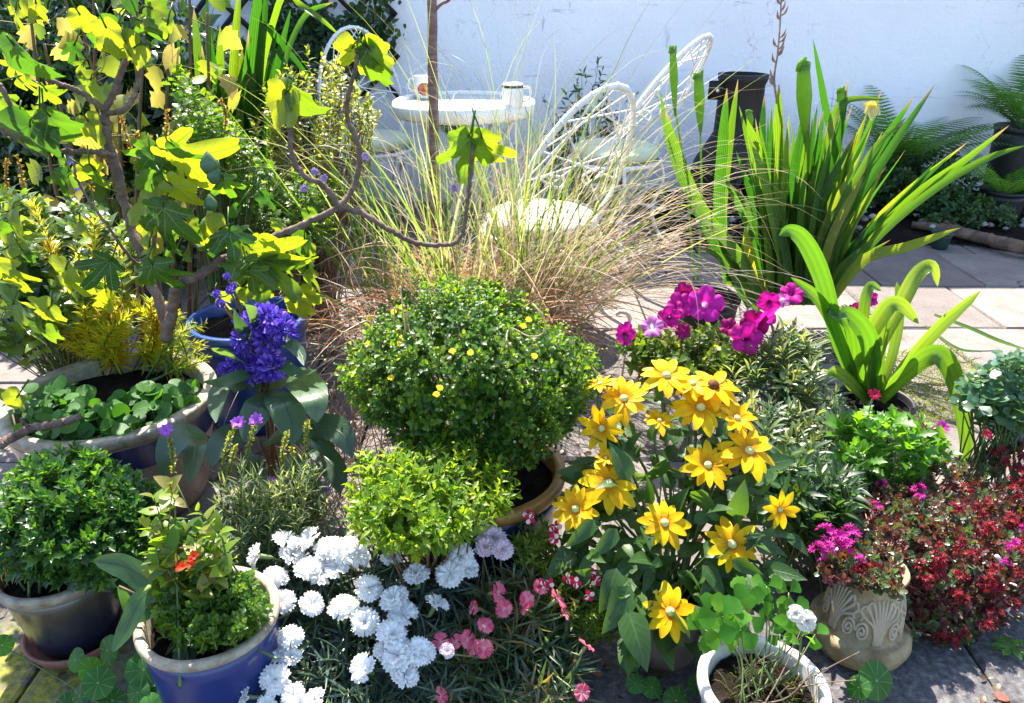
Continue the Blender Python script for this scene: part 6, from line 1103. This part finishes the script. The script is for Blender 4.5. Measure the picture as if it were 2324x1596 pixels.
# ------------------------------------------------------------------ ferns and greenery along the wall at right
FERN = leafmat('fern_frond', [(.03, .09, .035), (.055, .135, .045), (.085, .18, .05)], None, .35, .45, .4); FERNB = leafmat('fern_bright', [(.09, .20, .04), (.13, .26, .05)], None, .4, .45, .4)
PIN = leaf_tpl([0, .2, .6, 1], [.05, .07, .045, .005], .1, .1)
def fern(label, c, nf, L, mat, seed, lean=(0, -.1, 0), spread=1., droop=.8, name='fern'):
    rg = np.random.default_rng(seed); t = thing(name, label, 'fern', c); g = MB(); st = MB(); c = np.asarray(c, float)
    for f in range(nf):
        a = f * 2.4 + rg.normal(0, .2); d = nrm(A(math.cos(a) * spread, math.sin(a) * spread * .7, rg.uniform(.5, 1.1)) + A(*lean)); l = L * rg.uniform(.7, 1.1); p = c.copy(); pts = [p]
        for s_ in range(14): d = nrm(d + A(0, 0, -1) * droop * .11 * (s_ / 8.)); p = p + d * l / 14; pts.append(p)
        pts = np.array(pts); tube(st, pts, [.0022, .0006], 5); q = smooth_path(pts, 30)[3:]; tg = nrm(np.gradient(q, axis=0)); sd = nrm(np.cross(tg, A(0, 0, 1) + rg.normal(0, .1, 3))); up = np.cross(sd, tg); k = np.linspace(0, 1, len(q)); ll = l * .19 * np.sin(np.pi * (k * .88 + .1)) ** .8
        for sg in (-1, 1): place(g, PIN, q, sd * sg + tg * .35 - A(0, 0, .12), up, ll, np.clip(.5 + rg.normal(0, .2, len(q)), 0, 1), .75)
    part('fronds', g, mat, t); part('stalks', st, M_STEM, t); return t
fern('bright green fern growing in the black plastic pot by the wall', FERNC + A(0, 0, .16), 18, .46, FERNB, 141)
fern('dark feathery fern arching against the white wall at the far right', TALLC + A(0, 0, .47), 26, .55, FERN, 142, (-.10, -.1, .2))
fern('dark fern behind the sword leaves, its fronds reaching over the white wall', P(2030, 400, 4.35), 24, .62, FERN, 143, (.2, -.1, .3))
fern('dark green fern peeping up behind the glass-topped table', P(1035, 330, 4.40), 13, .36, FERN, 144, (0, 0, .5), .7)
rg = np.random.default_rng(145); DKS = leafmat('dark_shrub_leaf', [(.014, .04, .016), (.026, .065, .022), (.045, .095, .03)], None, .32, .38, .55)
c0 = P(2080, 400, 4.25); leafy_dome('wall_shrub', 'dark rounded shrub at the foot of the wall behind the sword leaves', A(c0[0], c0[1], .20), (.30, .22, .22), 220, 9, .038, OVATE, DKS, A(c0[0], c0[1], .05), 145, .06, (85, 25), -.6, .35, .15)
c0 = P(2200, 465, 4.0); leafy_dome('wall_shrub', 'low dark ivy-like plant between the log and the ferns', A(c0[0], c0[1], .10), (.26, .16, .13), 130, 8, .035, OVATE, DKS, A(c0[0], c0[1], .03), 146, .05, (85, 25), -.2, .35, .15)
c0 = P(1330, 240, 4.35); leafy_dome('wall_shrub', 'dark spiky shrub low against the wall behind the chair backs', A(c0[0], c0[1], .36), (.30, .14, .42), 90, 7, .05, LANCE, DKS, A(c0[0], c0[1], .02), 147, .08, (80, 25), -.7, .4, .2)
g = MB(); n = 260; sp = np.stack([rg.uniform(.9, 3.2, n), rg.uniform(3.85, 4.5, n), np.full(n, .07)], 1)
for q in range(n): s_ = rg.uniform(.008, .026); blob(g, sp[q] + A(0, 0, rg.uniform(-.02, .015)), (s_, s_ * .8, s_ * .6), q, 7, 5, .25, rg.random())
m = N('pebble'); c = m.ramp(m.rnd(), [(.09, .08, .075), (.20, .18, .16), (.33, .31, .29)]); top('pebbles', g, m.end(m.pbr(c, .8, .25)), 'pebbles scattered over the dark soil bed by the log', 'pebbles', kind='stuff')

# ------------------------------------------------------------------ left background
rg = np.random.default_rng(151); GLOS = leafmat('glossy_leaf', [(.010, .030, .012), (.018, .050, .018), (.03, .075, .022)], [(.06, .16, .02), (.1, .24, .03), (.2, .34, .03)], .22, .22, .8)
bgs = (('glossy_evergreen', 'dark glossy evergreen shrub filling the far left against the wall', A(-2.30, 3.95, .62), (.75, .50, .75), 620), ('glossy_evergreen', 'dark glossy shrub low behind the fig branches at left', A(-1.75, 3.35, .40), (.55, .38, .50), 420), ('glossy_evergreen', 'tall dark glossy shrub right behind the upper fig branches', A(P(230, 230, 3.25)[0], 3.3, .75), (.50, .30, .62), 420), ('glossy_evergreen', 'dark shrub under the trellis, left of the wire chair', A(-1.32, 4.1, .40), (.42, .30, .52), 320))
for i, (nm, lb, c0, r, n) in enumerate(bgs): leafy_dome(nm, lb, c0, r, n, 10, .085, LANCE, GLOS, A(c0[0], c0[1], .0), 151 + i, .12, (85, 20), -.8, .4, .16, wid=1.5)
rg = np.random.default_rng(155); CUR = leafmat('lobed_yellow_leaf', [(.06, .13, .016), (.12, .17, .02), (.20, .19, .03), (.26, .17, .04)], [(.16, .32, .01), (.36, .44, .02), (.6, .54, .08), (.65, .46, .14)], .5, .4, .5, vein=.5, veincol=(.20, .26, .10))
cuf = P(250, 380, 2.75); cuf[2] = 0.; t = thing('flowering_currant', 'tall leggy shrub with yellowing lobed leaves and brown stems behind the fig', 'shrub', cuf); g = MB(); st = MB()
for u, v0 in ((60, -40), (140, -30), (210, -60), (392, -40), (330, 20), (470, 30), (270, 60), (430, -50), (100, 100), (180, 40)):
    y = 2.75 + rg.uniform(-.2, .25); tip = P(u, v0, y); b0 = cuf + A((u - 250) * .0008, y - 2.75, 0); q = smooth_path([b0, (b0 + tip) / 2 + rg.normal(0, .03, 3), tip], 40); tube(st, q, [.009, .004], 6)
    n = 13; i = rg.integers(10, 40, n); dd_ = rand_dirs(rg, n, .1); e = q[i] + dd_ * rg.uniform(.05, .14, n)[:, None]; sticks(st, q[i], e, .0014, .001); place(g, LOBED, e, dd_ + A(0, -.15, -.55), np.tile(A(0, -.8, .6), (n, 1)) + rg.normal(0, .45, (n, 3)), rg.uniform(.055, .095, n), np.clip(rg.beta(1.6, 1.6, n), 0, 1), 1.1)
part('leaves', g, CUR, t); part('stems', st, M_STEMR, t)
rg = np.random.default_rng(156); cb = P(540, 400, 3.1); cb[2] = 0; t = thing('crocosmia', 'tall upright clump of broad sword leaves left of the wire chair', 'plant', cb); g = MB(); SY2 = 3.1
for pts, w in (([(480, 420), (478, 200), (470, -40)], 27), ([(520, 420), (530, 200), (545, -40)], 27), ([(560, 420), (570, 200), (590, -60)], 30), ([(575, 420), (590, 150), (610, -40)], 24), ([(500, 420), (500, 250), (500, 60)], 22), ([(600, 430), (620, 200), (660, 20)], 15), ([(610, 400), (640, 170), (690, 40), (755, 5)], 12), ([(450, 420), (455, 200), (440, 20)], 20), ([(590, 430), (610, 330), (640, 250), (650, 200)], 18), ([(540, 420), (545, 250), (550, 110)], 26), ([(560, 430), (575, 300), (600, 190)], 22), ([(430, 420), (420, 200), (400, 60)], 18), ([(600, 60), (640, 100), (690, 160), (715, 205)], 14), ([(640, -10), (680, 10), (730, 45), (768, 78)], 12)):
    if len(pts) == 4 and pts[0][1] < 80: pts = [(600, 420), (590, 200)] + list(pts)
    q = [P(u, v, SY2 + rg.uniform(-.03, .03)) for u, v in pts]; strap(g, q, w * 1.1 * S(q[0]), (rg.normal(0, .5), -1, .2), 20, .2, rg.random() * .7, ([0, .3, .75, .93, 1], [.7, 1, .85, .45, .03]), rg.uniform(-.6, .6))
for q in range(24): u0 = rg.uniform(440, 610); strap(g, [P(u0, 430, SY2), P(u0 + rg.normal(0, 12), 280, SY2), P(u0 + rg.normal(5, 30), rg.uniform(60, 240), SY2 + rg.uniform(-.1, .1))], rg.uniform(14, 24) * S(cb), (rg.normal(0, .5), -1, .2), 12, .2, rg.random() * .5)
part('leaves', g, GLA, t)
rg = np.random.default_rng(157); HON = leafmat('small_yellow_leaf', [(.07, .12, .018), (.13, .17, .02), (.22, .22, .03)], [(.32, .42, .015), (.52, .54, .02), (.7, .68, .06)], .5, .4, .45)
hf = P(690, 420, 2.75); hf[2] = 0; clump('shrubby_honeysuckle', 'airy shrub of tiny yellow-green leaves partly veiling the left wire chair', poly_spots(rg, 170, [(590, 180), (690, 100), (740, 110), (830, 190), (870, 260), (800, 360), (760, 440), (600, 430), (560, 330)]), lambda v: 2.78, 12, .030, OVAL, HON, hf, 157, .10, (80, 25), .8, stemmat=M_TWIG, jy=.18, cat='shrub')
rg = np.random.default_rng(158); UND = leafmat('under_leaf', [(.03, .075, .015), (.06, .12, .02), (.12, .17, .025)], None, .42, .4, .45); hf = P(480, 480, 2.5); hf[2] = 0
clump('leafy_undergrowth', 'mixed green undergrowth with little lobed leaves below the crocosmia', poly_spots(rg, 260, [(390, 130), (470, 200), (620, 380), (760, 400), (760, 520), (620, 500), (480, 440), (420, 380)]), lambda v: 2.55, 10, .036, CRISP, UND, hf, 158, .08, (85, 25), .8, jy=.22)
rg = np.random.default_rng(159); hf = P(110, 640, 2.2); hf[2] = 0; UN2 = leafmat('silver_under_leaf', [(.03, .065, .03), (.06, .10, .05), (.10, .14, .06), (.12, .17, .025)], None, .35, .3, .7)
clump('leafy_undergrowth', 'silvery-green leaves and thin stems at the left edge behind the big tub', poly_spots(rg, 170, [(-40, 420), (80, 430), (240, 470), (330, 520), (270, 620), (150, 700), (20, 780), (-60, 720)]), lambda v: 2.15 - (v - 420) / 360. * .35, 9, .050, OVATE, UN2, hf, 159, .08, (85, 25), .8, jy=.12)
M_SMV = petalmat('small_violet', [(.30, .18, .5), (.45, .3, .6)], None, .3); sv = radial_flower('violet_petals', 7, 1., .3, M_SMV, 2, .3, 3)
vt = bpy.data.objects['leafy_undergrowth']
for i, (u, v) in enumerate(((178, 425), (160, 365), (715, 390), (690, 428), (735, 405), (830, 355), (40, 560), (1032, 427))):
    p = P(u, v, 2.3); put('flower', sv, None, vt, p, A(0, -1, .4), i, 10 * S(p))
rg = np.random.default_rng(160); CLM = leafmat('climber_leaf', [(.012, .035, .014), (.022, .055, .02), (.04, .085, .025)], None, .3, .4, .5); cl = P(720, 300, 4.55); cl[2] = 0; t = thing('wall_climber', 'dark small-leaved climber growing through the trellis on the wall', 'climber', cl); g = MB(); st = MB()
for q in range(34):
    e = P(rg.uniform(560, 905), rg.uniform(-40, 90) + (20 if q % 5 == 0 else 0), 4.57); s_ = smooth_path([cl + A(rg.normal(-.1, .2), 0, .3), (cl + e) / 2 + A(rg.normal(0, .1), 0, .3), e], 20); tube(st, s_, [.004, .0015], 5)
    n = 42; i = rg.integers(9, 20, n); pp = s_[i] + rg.normal(0, .04, (n, 3)) * A(1, .5, 1); pp[:, 1] = np.minimum(pp[:, 1], 4.62); place(g, OVATE, pp, rand_dirs(rg, n, -.5), np.tile(A(0, -1, .4), (n, 1)) + rg.normal(0, .3, (n, 3)), rg.uniform(.03, .06, n), rg.random(n), .8)
part('leaves', g, CLM, t); part('stems', st, M_TWIG, t)

# ------------------------------------------------------------------ leaf litter between the pots
rg = np.random.default_rng(171); g = MB(); n = 1800; sp = np.stack([rg.uniform(-1.3, 1.3, n), rg.uniform(.8, 2.6, n), rg.uniform(.006, .014, n)], 1); d = rand_dirs(rg, n); d[:, 2] *= .15
place(g, OVAL, sp, d, np.tile(A(0, 0, 1.), (n, 1)) + rg.normal(0, .3, (n, 3)), rg.uniform(.008, .034, n), rg.random(n)); top('leaf_litter', g, leafmat('litter', [(.04, .024, .015), (.09, .055, .03), (.15, .10, .055), (.05, .06, .025)], None, .2), 'brown dead leaf bits littering the slabs between the pots', 'leaf litter', kind='stuff')

rg = np.random.default_rng(181); g = MB(); st = MB(); root = P(200, 520, 2.3); root[2] = .0
t = thing('dry_seed_spikes', 'rusty brown dried seed spikes standing between the fig branches at left', 'plant', root)
for (u, v, u1, v1) in ((40, 350, 95, 520), (310, 300, 345, 420), (345, 310, 348, 440), (270, 250, 330, 400), (380, 250, 392, 400), (500, 225, 505, 330), (15, 360, 60, 500), (190, 330, 215, 470)):
    p0, p1 = P(u, v, 2.2), P(u1, v1, 2.2); q = smooth_path([p1, (p0 + p1) / 2 + rg.normal(0, .01, 3), p0], 36); tube(st, [root + rg.normal(0, .1, 3) * A(1, 1, 0), p1], .002, 5, 6); tube(st, q, [.002, .001], 5)
    ii = np.repeat(np.arange(10, 35), 5); place(g, OVAL, q[ii], rand_dirs(rg, len(ii), .7), rand_dirs(rg, len(ii)), rg.uniform(.006, .013, len(ii)), rg.random(len(ii)))
part('seed_husks', g, leafmat('husk', [(.12, .07, .035), (.22, .13, .06), (.28, .19, .10)], None, .3), t); part('stems', st, M_TWIG, t)
